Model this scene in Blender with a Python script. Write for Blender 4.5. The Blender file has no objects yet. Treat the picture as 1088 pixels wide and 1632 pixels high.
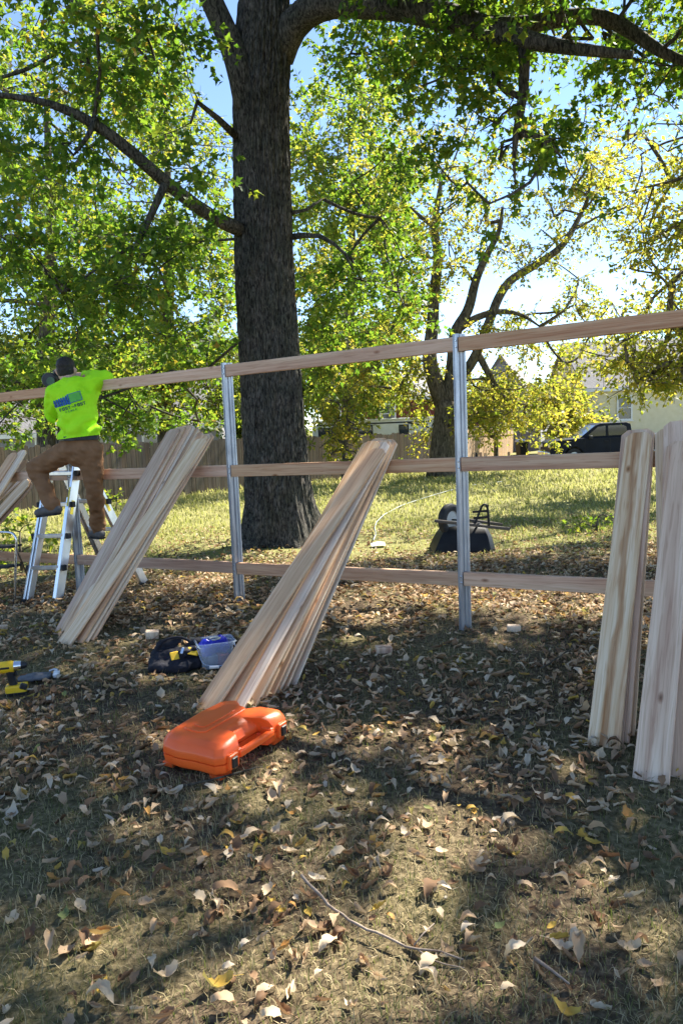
import bpy, bmesh, math, random
import numpy as np
from mathutils import Vector, Matrix, noise as mnoise
from mathutils.bvhtree import BVHTree

S = bpy.context.scene
COL = S.collection
rng = np.random.default_rng(7)
random.seed(7)
V3 = lambda *a: np.array(a if len(a) > 1 else a[0], float)

# ------------------------------------------------------------------ camera
FOC = 1226.0; PITCH = math.radians(6.5); ROLL = math.radians(2.3)
CAM = V3(0, 0, 1.5)
fw = V3(0, math.cos(PITCH), -math.sin(PITCH)); r0 = V3(1, 0, 0); u0 = V3(0, math.sin(PITCH), math.cos(PITCH))
rt = math.cos(ROLL) * r0 - math.sin(ROLL) * u0
up = math.cos(ROLL) * u0 + math.sin(ROLL) * r0
cd = bpy.data.cameras.new('camera'); cam = bpy.data.objects.new('camera', cd); COL.objects.link(cam)
cd.sensor_fit = 'VERTICAL'; cd.sensor_height = 36.0; cd.lens = FOC / 1632 * 36.0
cd.clip_start = 0.05; cd.clip_end = 3000
cam.matrix_world = Matrix(((rt[0], up[0], -fw[0], CAM[0]), (rt[1], up[1], -fw[1], CAM[1]), (rt[2], up[2], -fw[2], CAM[2]), (0, 0, 0, 1)))
S.camera = cam

# ------------------------------------------------------------------ sky, sun, exposure
SUN_AZ = math.radians(47)      # to the right of the view direction (+Y)
SUN_EL = math.radians(45)
sdir = V3(math.sin(SUN_AZ) * math.cos(SUN_EL), math.cos(SUN_AZ) * math.cos(SUN_EL), math.sin(SUN_EL))
w = bpy.data.worlds.new('World'); S.world = w; w.use_nodes = True
nt = w.node_tree; nt.nodes.clear()
sky = nt.nodes.new('ShaderNodeTexSky'); sky.sky_type = 'NISHITA'; sky.sun_disc = False
sky.sun_elevation = SUN_EL; sky.sun_rotation = SUN_AZ; sky.air_density = 0.7; sky.dust_density = 0.0; sky.ozone_density = 3.5
bg = nt.nodes.new('ShaderNodeBackground'); bg.inputs['Strength'].default_value = 0.088
ow = nt.nodes.new('ShaderNodeOutputWorld')
hsv = nt.nodes.new('ShaderNodeHueSaturation'); hsv.inputs['Saturation'].default_value = 0.95
nt.links.new(sky.outputs[0], hsv.inputs['Color']); nt.links.new(hsv.outputs[0], bg.inputs[0]); nt.links.new(bg.outputs[0], ow.inputs[0])
sd = bpy.data.lights.new('sun', 'SUN'); sd.energy = 5.0; sd.angle = math.radians(0.53); sd.color = (1.0, 0.94, 0.83)
sun = bpy.data.objects.new('sun', sd); COL.objects.link(sun)
sun.rotation_euler = Vector(tuple(sdir)).to_track_quat('Z', 'Y').to_euler()
S.view_settings.view_transform = 'Standard'; S.view_settings.look = 'None'
S.view_settings.gamma = 1.0; S.view_settings.exposure = 1.92; S.view_settings.use_curve_mapping = False
S.render.engine = 'CYCLES'
S.cycles.max_bounces = 8; S.cycles.diffuse_bounces = 4; S.cycles.transmission_bounces = 6; S.cycles.transparent_max_bounces = 8
S.cycles.use_denoising = True
S.cycles.sample_clamp_indirect = 6.0

# ------------------------------------------------------------------ projection helpers
def ray(px, py): return fw + rt * (px - 544) / FOC - up * (py - 816) / FOC
def at(px, py, Y):
    d = ray(px, py); return CAM + d * (Y / d[1])
def proj(p):
    v = np.asarray(p) - CAM; z = np.maximum(v @ fw, 1e-3)
    return 544 + FOC * (v @ rt) / z, 816 - FOC * (v @ up) / z

_yk = np.array([-60, -10, 0, 2, 3.2, 4.0, 4.9, 5.95, 7.4, 9.5, 14, 20, 31, 38, 46, 60, 120, 500.])
_zk = np.array([-.6, -.1, 0, .01, .04, .07, .175, .165, .06, -.09, -.18, -.27, -.48, -.74, -1.0, -1.3, -1.6, -2.0])
_yf = np.linspace(-60, 500, 11201); _zf = np.interp(_yf, _yk, _zk)
_k = np.exp(-0.5 * (np.arange(-40, 41) / 12.) ** 2); _k /= _k.sum()
_zf = np.convolve(np.pad(_zf, 40, mode='edge'), _k, mode='valid')
def H(x, y):
    x = np.asarray(x, float); y = np.asarray(y, float)
    z = np.interp(y, _yf, _zf)
    g = np.maximum(-x - 1.2, 0)
    z = z - 0.045 * np.minimum(g, 6) * np.exp(-((y - 6.5) / 4.5) ** 2)
    n = 0.010 * np.sin(2.3 * x + 1.1 * y) + 0.008 * np.sin(4.1 * x - 3.3 * y + 1) + 0.006 * np.sin(7.3 * y + 5.1 * x + 2) + 0.012 * np.sin(0.9 * x - 1.7 * y)
    return z + n
def ground(px, py):
    d = ray(px, py); t = 0.5
    for i in range(4000):
        p = CAM + d * t
        if p[2] < H(p[0], p[1]): break
        t *= 1.002
    return V3(p[0], p[1], float(H(p[0], p[1])))

# ------------------------------------------------------------------ materials
MATS = {}
def new_mat(name):
    m = bpy.data.materials.new(name); m.use_nodes = True; MATS[name] = m
    return m, m.node_tree.nodes, m.node_tree.links, m.node_tree.nodes['Principled BSDF']
def ramp(N, stops):
    r = N.new('ShaderNodeValToRGB'); e = r.color_ramp.elements
    while len(e) < len(stops): e.new(0.5)
    for i, (p, c) in enumerate(stops):
        e[i].position = p; e[i].color = (*c, 1)
    return r
def noise_mat(name, c1, c2, scale=8, rough=0.6, metal=0, bump=0.15, detail=5, bscale=None, coord='Object', stretch=(1, 1, 1), spec=0.4, coat=0, rand=0.0):
    m, N, L, b = new_mat(name)
    tc = N.new('ShaderNodeTexCoord'); mp = N.new('ShaderNodeMapping'); mp.inputs['Scale'].default_value = stretch
    L.new(tc.outputs[coord], mp.inputs[0])
    n = N.new('ShaderNodeTexNoise'); n.inputs['Scale'].default_value = scale; n.inputs['Detail'].default_value = detail
    L.new(mp.outputs[0], n.inputs['Vector'])
    r = ramp(N, [(0.32, c1), (0.68, c2)]); L.new(n.outputs['Fac'], r.inputs[0])
    out = r.outputs[0]
    if rand:
        oi = N.new('ShaderNodeObjectInfo'); hs = N.new('ShaderNodeHueSaturation')
        mr = N.new('ShaderNodeMapRange'); mr.inputs[3].default_value = 1 - rand; mr.inputs[4].default_value = 1 + rand
        L.new(oi.outputs['Random'], mr.inputs[0]); L.new(mr.outputs[0], hs.inputs['Value']); L.new(out, hs.inputs['Color']); out = hs.outputs[0]
    L.new(out, b.inputs['Base Color'])
    b.inputs['Roughness'].default_value = rough; b.inputs['Metallic'].default_value = metal
    b.inputs['Specular IOR Level'].default_value = spec; b.inputs['Coat Weight'].default_value = coat
    if bump:
        n2 = N.new('ShaderNodeTexNoise'); n2.inputs['Scale'].default_value = bscale or scale * 4; n2.inputs['Detail'].default_value = 4
        L.new(mp.outputs[0], n2.inputs['Vector'])
        bp = N.new('ShaderNodeBump'); bp.inputs['Strength'].default_value = bump; bp.inputs['Distance'].default_value = 0.01
        L.new(n2.outputs['Fac'], bp.inputs['Height']); L.new(bp.outputs[0], b.inputs['Normal'])
    return m
def leaf_mat(name, stops, tstops, trans=0.5, rough=0.55):
    """leaf colour from the per-leaf attribute rnd; diffuse + translucent"""
    m, N, L, b = new_mat(name)
    a = N.new('ShaderNodeAttribute'); a.attribute_name = 'rnd'
    r1 = ramp(N, stops); r2 = ramp(N, tstops)
    L.new(a.outputs['Fac'], r1.inputs[0]); L.new(a.outputs['Fac'], r2.inputs[0])
    L.new(r1.outputs[0], b.inputs['Base Color']); b.inputs['Roughness'].default_value = rough; b.inputs['Specular IOR Level'].default_value = 0.2
    t = N.new('ShaderNodeBsdfTranslucent'); L.new(r2.outputs[0], t.inputs[0])
    mx = N.new('ShaderNodeMixShader'); mx.inputs[0].default_value = trans
    L.new(b.outputs[0], mx.inputs[1]); L.new(t.outputs[0], mx.inputs[2])
    L.new(mx.outputs[0], N['Material Output'].inputs[0])
    return m
def wood_mat(name, base, dark, pale, rand=True, gscale=1.0):
    """cedar board: grain runs along local Z, knots, pinkish to pale heart streaks; varies per object"""
    m, N, L, b = new_mat(name)
    tc = N.new('ShaderNodeTexCoord'); oi = N.new('ShaderNodeObjectInfo')
    mul = N.new('ShaderNodeVectorMath'); mul.operation = 'ADD'
    sc_ = N.new('ShaderNodeMath'); sc_.operation = 'MULTIPLY'; sc_.inputs[1].default_value = 37.0 if rand else 0.0
    L.new(oi.outputs['Random'], sc_.inputs[0]); L.new(tc.outputs['Object'], mul.inputs[0]); L.new(sc_.outputs[0], mul.inputs[1])
    mp = N.new('ShaderNodeMapping'); mp.inputs['Scale'].default_value = (1, 1, 0.035); L.new(mul.outputs[0], mp.inputs[0])
    n1 = N.new('ShaderNodeTexNoise'); n1.inputs['Scale'].default_value = 26 * gscale; n1.inputs['Detail'].default_value = 6; n1.inputs['Distortion'].default_value = 0.6
    L.new(mp.outputs[0], n1.inputs['Vector'])
    n2 = N.new('ShaderNodeTexNoise'); n2.inputs['Scale'].default_value = 7 * gscale; n2.inputs['Detail'].default_value = 2; n2.inputs['Distortion'].default_value = 1.0
    L.new(mp.outputs[0], n2.inputs['Vector'])
    n3 = N.new('ShaderNodeTexNoise'); n3.inputs['Scale'].default_value = 120 * gscale; n3.inputs['Detail'].default_value = 3
    L.new(mp.outputs[0], n3.inputs['Vector'])
    r1 = ramp(N, [(0.30, pale), (0.5, base), (0.72, dark)]); L.new(n1.outputs['Fac'], r1.inputs[0])
    r2 = ramp(N, [(0.36, (0.50, 0.36, 0.28)), (0.6, (0.62, 0.58, 0.46))]); L.new(n2.outputs['Fac'], r2.inputs[0])
    mx = N.new('ShaderNodeMix'); mx.data_type = 'RGBA'; mx.blend_type = 'SOFT_LIGHT'; mx.inputs[0].default_value = 0.5
    L.new(r1.outputs[0], mx.inputs[6]); L.new(r2.outputs[0], mx.inputs[7])
    # knots
    mk = N.new('ShaderNodeMapping'); mk.inputs['Scale'].default_value = (7, 7, 3.1); L.new(mul.outputs[0], mk.inputs[0])
    vo = N.new('ShaderNodeTexVoronoi'); vo.inputs['Scale'].default_value = 1.0; L.new(mk.outputs[0], vo.inputs['Vector'])
    rk = ramp(N, [(0.03, (0.13, 0.07, 0.045)), (0.055, (0.5, 0.36, 0.28)), (0.11, (1, 1, 1))]); L.new(vo.outputs['Distance'], rk.inputs[0])
    mk2 = N.new('ShaderNodeMix'); mk2.data_type = 'RGBA'; mk2.blend_type = 'MULTIPLY'; mk2.inputs[0].default_value = 0.85
    L.new(mx.outputs[2], mk2.inputs[6]); L.new(rk.outputs[0], mk2.inputs[7])
    n4 = N.new('ShaderNodeTexNoise'); n4.inputs['Scale'].default_value = 75 * gscale; n4.inputs['Detail'].default_value = 3; n4.inputs['Distortion'].default_value = 1.5; L.new(mp.outputs[0], n4.inputs['Vector'])
    r4 = ramp(N, [(0.36, (0.78, 0.70, 0.64)), (0.5, (1, 1, 1))]); L.new(n4.outputs['Fac'], r4.inputs[0])
    mk4 = N.new('ShaderNodeMix'); mk4.data_type = 'RGBA'; mk4.blend_type = 'MULTIPLY'; mk4.inputs[0].default_value = 0.8; L.new(mk2.outputs[2], mk4.inputs[6]); L.new(r4.outputs[0], mk4.inputs[7]); mk2 = mk4
    hs = N.new('ShaderNodeHueSaturation')
    mr = N.new('ShaderNodeMapRange'); mr.inputs[3].default_value = 0.95 if rand else 1; mr.inputs[4].default_value = 1.24 if rand else 1
    L.new(oi.outputs['Random'], mr.inputs[0]); L.new(mr.outputs[0], hs.inputs['Value'])
    sp = N.new('ShaderNodeMath'); sp.operation = 'FRACT'; sp2 = N.new('ShaderNodeMath'); sp2.operation = 'MULTIPLY'; sp2.inputs[1].default_value = 13.7
    L.new(oi.outputs['Random'], sp2.inputs[0]); L.new(sp2.outputs[0], sp.inputs[0])
    mr2 = N.new('ShaderNodeMapRange'); mr2.inputs[3].default_value = 0.82 if rand else .9; mr2.inputs[4].default_value = 1.16 if rand else 1
    L.new(sp.outputs[0], mr2.inputs[0]); L.new(mr2.outputs[0], hs.inputs['Saturation'])
    L.new(mk2.outputs[2], hs.inputs['Color']); L.new(hs.outputs[0], b.inputs['Base Color'])
    b.inputs['Roughness'].default_value = 0.78; b.inputs['Specular IOR Level'].default_value = 0.25
    bp = N.new('ShaderNodeBump'); bp.inputs['Strength'].default_value = 0.25; bp.inputs['Distance'].default_value = 0.002
    L.new(n3.outputs['Fac'], bp.inputs['Height']); L.new(bp.outputs[0], b.inputs['Normal'])
    return m

# ------------------------------------------------------------------ object helpers
def tag(o, label=None, cat=None, group=None, kind=None):
    if label: o['label'] = label
    if cat: o['category'] = cat
    if group: o['group'] = group
    if kind: o['kind'] = kind
    return o
def empty(name, loc, label, cat, group=None, rot=None):
    o = bpy.data.objects.new(name, None); COL.objects.link(o); o.location = Vector(tuple(loc))
    o.empty_display_size = 0.1
    if rot is not None: o.rotation_euler = rot
    return tag(o, label, cat, group)
def link(name, me, mat, parent=None, loc=None):
    o = bpy.data.objects.new(name, me); COL.objects.link(o)
    if mat is not None and not len(me.materials): me.materials.append(MATS[mat] if isinstance(mat, str) else mat)
    if parent is not None: o.parent = parent
    if loc is not None: o.location = Vector(tuple(loc))
    return o
def rotm(ax, ay, az): return np.array(Matrix.Rotation(az, 3, 'Z') @ Matrix.Rotation(ay, 3, 'Y') @ Matrix.Rotation(ax, 3, 'X'))
class MB:
    def __init__(s): s.v = []; s.f = []
    def add(s, vs, fs):
        o = len(s.v); s.v += [tuple(float(c) for c in p) for p in vs]; s.f += [tuple(i + o for i in f) for f in fs]; return s
    def box(s, c, size, M=None, taper=1.0):
        sx, sy, sz = [q / 2 for q in size]; P = []
        for z, k in ((-sz, 1.0), (sz, taper)):
            for x, y in ((-sx, -sy), (sx, -sy), (sx, sy), (-sx, sy)): P.append((x * k, y * k, z))
        P = np.array(P)
        if M is not None: P = P @ np.asarray(M).T
        P = P + np.asarray(c)
        return s.add(P, [(3, 2, 1, 0), (4, 5, 6, 7), (0, 1, 5, 4), (1, 2, 6, 5), (2, 3, 7, 6), (3, 0, 4, 7)])
    def beam(s, a, b, wd, th, side=None):
        a = np.asarray(a, float); b = np.asarray(b, float); d = b - a; L = np.linalg.norm(d); d /= L
        sd_ = V3(0, 0, 1) if side is None else np.asarray(side, float)
        if abs(sd_ @ d) > .95: sd_ = V3(1, 0, 0)
        u = sd_ - d * (sd_ @ d); u /= np.linalg.norm(u); v = np.cross(d, u)
        return s.box((a + b) / 2, (wd, th, L), np.stack([u, v, d], 1))
    def tube(s, pts, rad, n=8, cap=True):
        pts = np.array(pts, float); m = len(pts)
        rad = np.full(m, rad) if np.isscalar(rad) else np.array(rad, float)
        T = np.gradient(pts, axis=0); T /= np.linalg.norm(T, axis=1)[:, None] + 1e-9
        ref = V3(0, 0, 1) if abs(T[0][2]) < .9 else V3(1, 0, 0)
        u = np.cross(T[0], ref); u /= np.linalg.norm(u); P = []
        for i in range(m):
            u = u - T[i] * (u @ T[i]); u /= np.linalg.norm(u) + 1e-9; v = np.cross(T[i], u)
            for k in range(n):
                a = 2 * math.pi * k / n; P.append(pts[i] + rad[i] * (math.cos(a) * u + math.sin(a) * v))
        fs = [(i * n + k, i * n + (k + 1) % n, (i + 1) * n + (k + 1) % n, (i + 1) * n + k) for i in range(m - 1) for k in range(n)]
        if cap: fs += [tuple(range(n - 1, -1, -1)), tuple((m - 1) * n + k for k in range(n))]
        return s.add(P, fs)
    def lathe(s, prof, c=(0, 0, 0), axis='Z', n=20, M=None):
        P = []; m = len(prof)
        for r, h in prof:
            for k in range(n):
                a = 2 * math.pi * k / n; q = (r * math.cos(a), r * math.sin(a), h)
                P.append(q)
        P = np.array(P)
        if axis == 'X': P = P[:, [2, 0, 1]]
        if axis == 'Y': P = P[:, [1, 2, 0]]
        if M is not None: P = P @ np.asarray(M).T
        P = P + np.asarray(c)
        fs = [(i * n + k, i * n + (k + 1) % n, (i + 1) * n + (k + 1) % n, (i + 1) * n + k) for i in range(m - 1) for k in range(n)]
        fs += [tuple(range(n - 1, -1, -1)), tuple((m - 1) * n + k for k in range(n))]
        return s.add(P, fs)
    def torus(s, prof, c=(0, 0, 0), axis='Y', n=24, M=None):
        k0 = len(s.f); s.lathe(prof, c, axis, n, M); del s.f[-2:]; m = len(prof); o = len(s.v) - m * n
        s.f += [(o + (m - 1) * n + k, o + (m - 1) * n + (k + 1) % n, o + (k + 1) % n, o + k) for k in range(n)]; return s
    def prism(s, poly, h0, h1, M=None, c=(0, 0, 0)):
        """poly in XY extruded in Z from h0 to h1"""
        n = len(poly); P = np.array([(x, y, h0) for x, y in poly] + [(x, y, h1) for x, y in poly], float)
        if M is not None: P = P @ np.asarray(M).T
        P = P + np.asarray(c)
        return s.add(P, [tuple(range(n - 1, -1, -1)), tuple(range(n, 2 * n))] + [(i, (i + 1) % n, n + (i + 1) % n, n + i) for i in range(n)])
    def quad(s, a, b, c, d): return s.add([a, b, c, d], [(0, 1, 2, 3)])
    def mesh(s, name, smooth=False, bevel=0, bseg=1, origin=None):
        me = bpy.data.meshes.new(name)
        v = np.array(s.v, float)
        if origin is not None: v = v - np.asarray(origin)
        me.from_pydata(v.tolist(), [], s.f)
        bm = bmesh.new(); bm.from_mesh(me)
        bmesh.ops.recalc_face_normals(bm, faces=bm.faces)
        if bevel: bmesh.ops.bevel(bm, geom=[e for e in bm.edges if e.calc_face_angle(0) > 0.5], offset=bevel, segments=bseg, affect='EDGES', profile=0.6)
        bm.to_mesh(me); bm.free()
        if smooth:
            me.polygons.foreach_set('use_smooth', np.ones(len(me.polygons), bool))
            if smooth != 'all': me.set_sharp_from_angle(angle=math.radians(40))
        return me
    def build(s, name, mat, parent=None, smooth=False, bevel=0, bseg=1, loc=None, origin=None):
        return link(name, s.mesh(name, smooth, bevel, bseg, origin), mat, parent, loc if loc is not None else None)
def arr_mesh(name, V, Fq, rnd=None, smooth=False):
    """fast mesh from numpy arrays; Fq (n,k)"""
    me = bpy.data.meshes.new(name); V = np.ascontiguousarray(V, np.float32); Fq = np.ascontiguousarray(Fq, np.int32)
    k = Fq.shape[1]
    me.vertices.add(len(V)); me.vertices.foreach_set('co', V.ravel())
    me.loops.add(Fq.size); me.loops.foreach_set('vertex_index', Fq.ravel())
    me.polygons.add(len(Fq)); me.polygons.foreach_set('loop_start', np.arange(0, Fq.size, k, dtype=np.int32))
    me.update(calc_edges=True)
    if rnd is not None:
        a = me.attributes.new('rnd', 'FLOAT', 'POINT'); a.data.foreach_set('value', np.ascontiguousarray(rnd, np.float32))
    if smooth: me.polygons.foreach_set('use_smooth', np.ones(len(me.polygons), bool))
    return me
def unit(a): return a / (np.linalg.norm(a, axis=-1, keepdims=True) + 1e-9)
LEAF_OVAL = (np.array([(0, 0, 0), (.30, .42, .07), (0, 1, -.04), (-.30, .42, .07), (0, .45, 0)]), np.array([(0, 1, 4), (4, 1, 2), (0, 4, 3), (4, 2, 3)]))
LEAF_LOBE = (np.array([(0, 0, 0), (.46, .38, .08), (.17, .52, .03), (0, 1, -.06), (-.17, .52, .03), (-.46, .38, .08), (0, .42, 0)]),
             np.array([(0, 1, 6), (1, 2, 6), (2, 3, 6), (3, 4, 6), (4, 5, 6), (5, 0, 6)]))
def leaves_mesh(name, pos, d, n, size, tmpl, rnd):
    T, Fc = tmpl; N = len(pos)
    d = unit(d); sde = unit(np.cross(d, n)); n2 = np.cross(sde, d)
    V = pos[:, None, :] + size[:, None, None] * (T[None, :, 0, None] * sde[:, None, :] + T[None, :, 1, None] * d[:, None, :] + T[None, :, 2, None] * n2[:, None, :])
    Fq = (Fc[None] + (np.arange(N) * len(T))[:, None, None]).reshape(-1, Fc.shape[1])
    return arr_mesh(name, V.reshape(-1, 3), Fq, np.repeat(rnd, len(T)))

# ================================================================== materials of the setting
def ground_material():
    m, N, L, b = new_mat('ground')
    tc = N.new('ShaderNodeTexCoord'); sx = N.new('ShaderNodeSeparateXYZ'); L.new(tc.outputs['Object'], sx.inputs[0])
    n1 = N.new('ShaderNodeTexNoise'); n1.inputs['Scale'].default_value = 1.3; n1.inputs['Detail'].default_value = 6; L.new(tc.outputs['Object'], n1.inputs['Vector'])
    n2 = N.new('ShaderNodeTexNoise'); n2.inputs['Scale'].default_value = 45; n2.inputs['Detail'].default_value = 6; L.new(tc.outputs['Object'], n2.inputs['Vector'])
    soil = ramp(N, [(0.3, (0.04, 0.028, 0.018)), (0.52, (0.10, 0.072, 0.045)), (0.72, (0.20, 0.15, 0.092))]); L.new(n2.outputs['Fac'], soil.inputs[0])
    turf = ramp(N, [(0.3, (0.09, 0.10, 0.03)), (0.55, (0.22, 0.21, 0.08)), (0.75, (0.36, 0.31, 0.15))]); L.new(n2.outputs['Fac'], turf.inputs[0])
    # lawn starts behind the fence and the old tree
    mr = N.new('ShaderNodeMapRange'); mr.inputs[1].default_value = 7.6; mr.inputs[2].default_value = 9.6; L.new(sx.outputs['Y'], mr.inputs[0])
    ad = N.new('ShaderNodeMath'); ad.operation = 'ADD'; ml = N.new('ShaderNodeMath'); ml.operation = 'MULTIPLY_ADD'; ml.inputs[1].default_value = 1.6; ml.inputs[2].default_value = -0.7
    L.new(n1.outputs['Fac'], ml.inputs[0]); L.new(ml.outputs[0], ad.inputs[0]); L.new(mr.outputs[0], ad.inputs[1]); ad.use_clamp = True
    mx = N.new('ShaderNodeMix'); mx.data_type = 'RGBA'; L.new(ad.outputs[0], mx.inputs[0]); L.new(soil.outputs[0], mx.inputs[6]); L.new(turf.outputs[0], mx.inputs[7])
    L.new(mx.outputs[2], b.inputs['Base Color']); b.inputs['Roughness'].default_value = 0.95; b.inputs['Specular IOR Level'].default_value = 0.1
    bp = N.new('ShaderNodeBump'); bp.inputs['Strength'].default_value = 0.7; bp.inputs['Distance'].default_value = 0.02
    L.new(n2.outputs['Fac'], bp.inputs['Height']); L.new(bp.outputs[0], b.inputs['Normal'])
ground_material()
def bark_material(name, c1, c2, c3, sc=1.0):
    m, N, L, b = new_mat(name)
    tc = N.new('ShaderNodeTexCoord'); mp = N.new('ShaderNodeMapping'); mp.inputs['Scale'].default_value = (1, 1, 0.3); L.new(tc.outputs['Object'], mp.inputs[0])
    n = N.new('ShaderNodeTexNoise'); n.inputs['Scale'].default_value = 26 * sc; n.inputs['Detail'].default_value = 7; n.inputs['Distortion'].default_value = .8; L.new(mp.outputs[0], n.inputs['Vector'])
    n2 = N.new('ShaderNodeTexNoise'); n2.inputs['Scale'].default_value = 3 * sc; n2.inputs['Detail'].default_value = 4; L.new(tc.outputs['Object'], n2.inputs['Vector'])
    r = ramp(N, [(0.36, c1), (0.52, c2), (0.7, c3)]); L.new(n.outputs['Fac'], r.inputs[0])
    r2 = ramp(N, [(0.35, (0.7, 0.74, 0.66)), (0.65, (1.1, 1.05, 1.0))]); L.new(n2.outputs['Fac'], r2.inputs[0])
    mx = N.new('ShaderNodeMix'); mx.data_type = 'RGBA'; mx.blend_type = 'MULTIPLY'; mx.inputs[0].default_value = 1; L.new(r.outputs[0], mx.inputs[6]); L.new(r2.outputs[0], mx.inputs[7])
    L.new(mx.outputs[2], b.inputs['Base Color']); b.inputs['Roughness'].default_value = 0.92; b.inputs['Specular IOR Level'].default_value = 0.15
    bp = N.new('ShaderNodeBump'); bp.inputs['Strength'].default_value = 0.9; bp.inputs['Distance'].default_value = 0.02 / sc
    L.new(n.outputs['Fac'], bp.inputs['Height']); L.new(bp.outputs[0], b.inputs['Normal'])
bark_material('bark', (0.020, 0.019, 0.018), (0.075, 0.070, 0.063), (0.145, 0.136, 0.124), 1.7)
bark_material('bark_far', (0.05, 0.042, 0.034), (0.13, 0.11, 0.085), (0.22, 0.19, 0.15), 0.7)
leaf_mat('leaf_oak', [(0.0, (0.035, 0.075, 0.018)), (0.7, (0.06, 0.105, 0.022)), (0.93, (0.11, 0.13, 0.025)), (1.0, (0.26, 0.17, 0.03))],
         [(0.0, (0.11, 0.25, 0.018)), (0.65, (0.27, 0.41, 0.03)), (0.93, (0.50, 0.50, 0.045)), (1.0, (0.62, 0.34, 0.04))], 0.5)
leaf_mat('leaf_yellow', [(0.0, (0.09, 0.115, 0.022)), (0.6, (0.16, 0.155, 0.03)), (1.0, (0.30, 0.22, 0.04))],
         [(0.0, (0.30, 0.40, 0.03)), (0.6, (0.58, 0.55, 0.06)), (1.0, (0.78, 0.58, 0.08))], 0.5)
leaf_mat('leaf_mid', [(0.0, (0.05, 0.085, 0.02)), (0.6, (0.095, 0.125, 0.025)), (1.0, (0.20, 0.17, 0.035))],
         [(0.0, (0.16, 0.30, 0.02)), (0.6, (0.36, 0.46, 0.04)), (1.0, (0.60, 0.50, 0.05))], 0.5)
leaf_mat('leaf_litter', [(0.0, (0.13, 0.075, 0.04)), (0.25, (0.31, 0.185, 0.10)), (0.5, (0.47, 0.325, 0.195)), (0.74, (0.62, 0.48, 0.31)), (0.86, (0.62, 0.51, 0.37)), (0.91, (0.45, 0.22, 0.06)), (0.96, (0.55, 0.36, 0.07)), (1.0, (0.20, 0.24, 0.09))],
         [(0.0, (0.16, 0.07, 0.03)), (0.3, (0.32, 0.19, 0.09)), (0.8, (0.45, 0.33, 0.18)), (1.0, (0.4, 0.35, 0.1))], 0.25, 0.7)
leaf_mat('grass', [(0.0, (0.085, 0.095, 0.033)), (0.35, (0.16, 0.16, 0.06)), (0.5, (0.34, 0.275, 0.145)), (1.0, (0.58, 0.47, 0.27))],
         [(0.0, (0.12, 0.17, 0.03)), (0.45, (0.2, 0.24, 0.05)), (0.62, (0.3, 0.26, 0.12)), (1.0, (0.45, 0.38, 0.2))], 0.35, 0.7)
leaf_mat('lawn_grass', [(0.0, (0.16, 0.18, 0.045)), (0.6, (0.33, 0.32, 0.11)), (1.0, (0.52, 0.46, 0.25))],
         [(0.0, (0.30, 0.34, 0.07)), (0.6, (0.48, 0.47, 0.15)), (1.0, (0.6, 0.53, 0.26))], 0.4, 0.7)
noise_mat('galvanised', (0.33, 0.35, 0.38), (0.55, 0.57, 0.60), 18, 0.38, 0.75, 0.05, 3, coord='Object', stretch=(1, 1, .25))
noise_mat('aluminium', (0.62, 0.64, 0.67), (0.80, 0.82, 0.84), 12, 0.3, 0.9, 0.03, 3, stretch=(1, 1, .2))
noise_mat('chrome', (0.62, 0.64, 0.66), (0.75, 0.76, 0.78), 12, 0.2, 1.0, 0)
wood_mat('cedar', (0.57, 0.385, 0.255), (0.41, 0.24, 0.15), (0.68, 0.51, 0.36))
wood_mat('cedar_pale', (0.61, 0.46, 0.325), (0.45, 0.285, 0.18), (0.72, 0.59, 0.45))
wood_mat('cedar_streak', (0.63, 0.49, 0.355), (0.47, 0.31, 0.20), (0.74, 0.62, 0.48))
def heart_streak(m):
    N, L = m.node_tree.nodes, m.node_tree.links; b = N['Principled BSDF']; src = b.inputs['Base Color'].links[0].from_socket
    tc = N.new('ShaderNodeTexCoord'); sp = N.new('ShaderNodeSeparateXYZ'); L.new(tc.outputs['Object'], sp.inputs[0])
    n = N.new('ShaderNodeTexNoise'); n.inputs['Scale'].default_value = 1.0; n.inputs['Detail'].default_value = 3
    mp = N.new('ShaderNodeMapping'); mp.inputs['Scale'].default_value = (9, 9, 2.2); L.new(tc.outputs['Object'], mp.inputs[0]); L.new(mp.outputs[0], n.inputs['Vector'])
    a = N.new('ShaderNodeMath'); a.operation = 'MULTIPLY_ADD'; a.inputs[1].default_value = .11; a.inputs[2].default_value = -.052; L.new(n.outputs['Fac'], a.inputs[0])
    d = N.new('ShaderNodeMath'); d.operation = 'ADD'; L.new(sp.outputs['X'], d.inputs[0]); L.new(a.outputs[0], d.inputs[1])
    ab = N.new('ShaderNodeMath'); ab.operation = 'ABSOLUTE'; L.new(d.outputs[0], ab.inputs[0])
    r = ramp(N, [(0.0, (0.50, 0.34, 0.24)), (0.012, (0.66, 0.50, 0.38)), (0.024, (1, 1, 1))]); L.new(ab.outputs[0], r.inputs[0])
    mx = N.new('ShaderNodeMix'); mx.data_type = 'RGBA'; mx.blend_type = 'MULTIPLY'; mx.inputs[0].default_value = .85; L.new(src, mx.inputs[6]); L.new(r.outputs[0], mx.inputs[7]); L.new(mx.outputs[2], b.inputs['Base Color'])
heart_streak(MATS['cedar_streak'])
wood_mat('rail_wood', (0.52, 0.345, 0.24), (0.40, 0.24, 0.165), (0.60, 0.44, 0.32), True, 1.3)
wood_mat('old_picket', (0.095, 0.082, 0.068), (0.055, 0.047, 0.04), (0.14, 0.12, 0.10), True, 1.0)
wood_mat('tan_picket', (0.33, 0.24, 0.15), (0.24, 0.17, 0.105), (0.42, 0.32, 0.21), True, 1.0)

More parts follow.
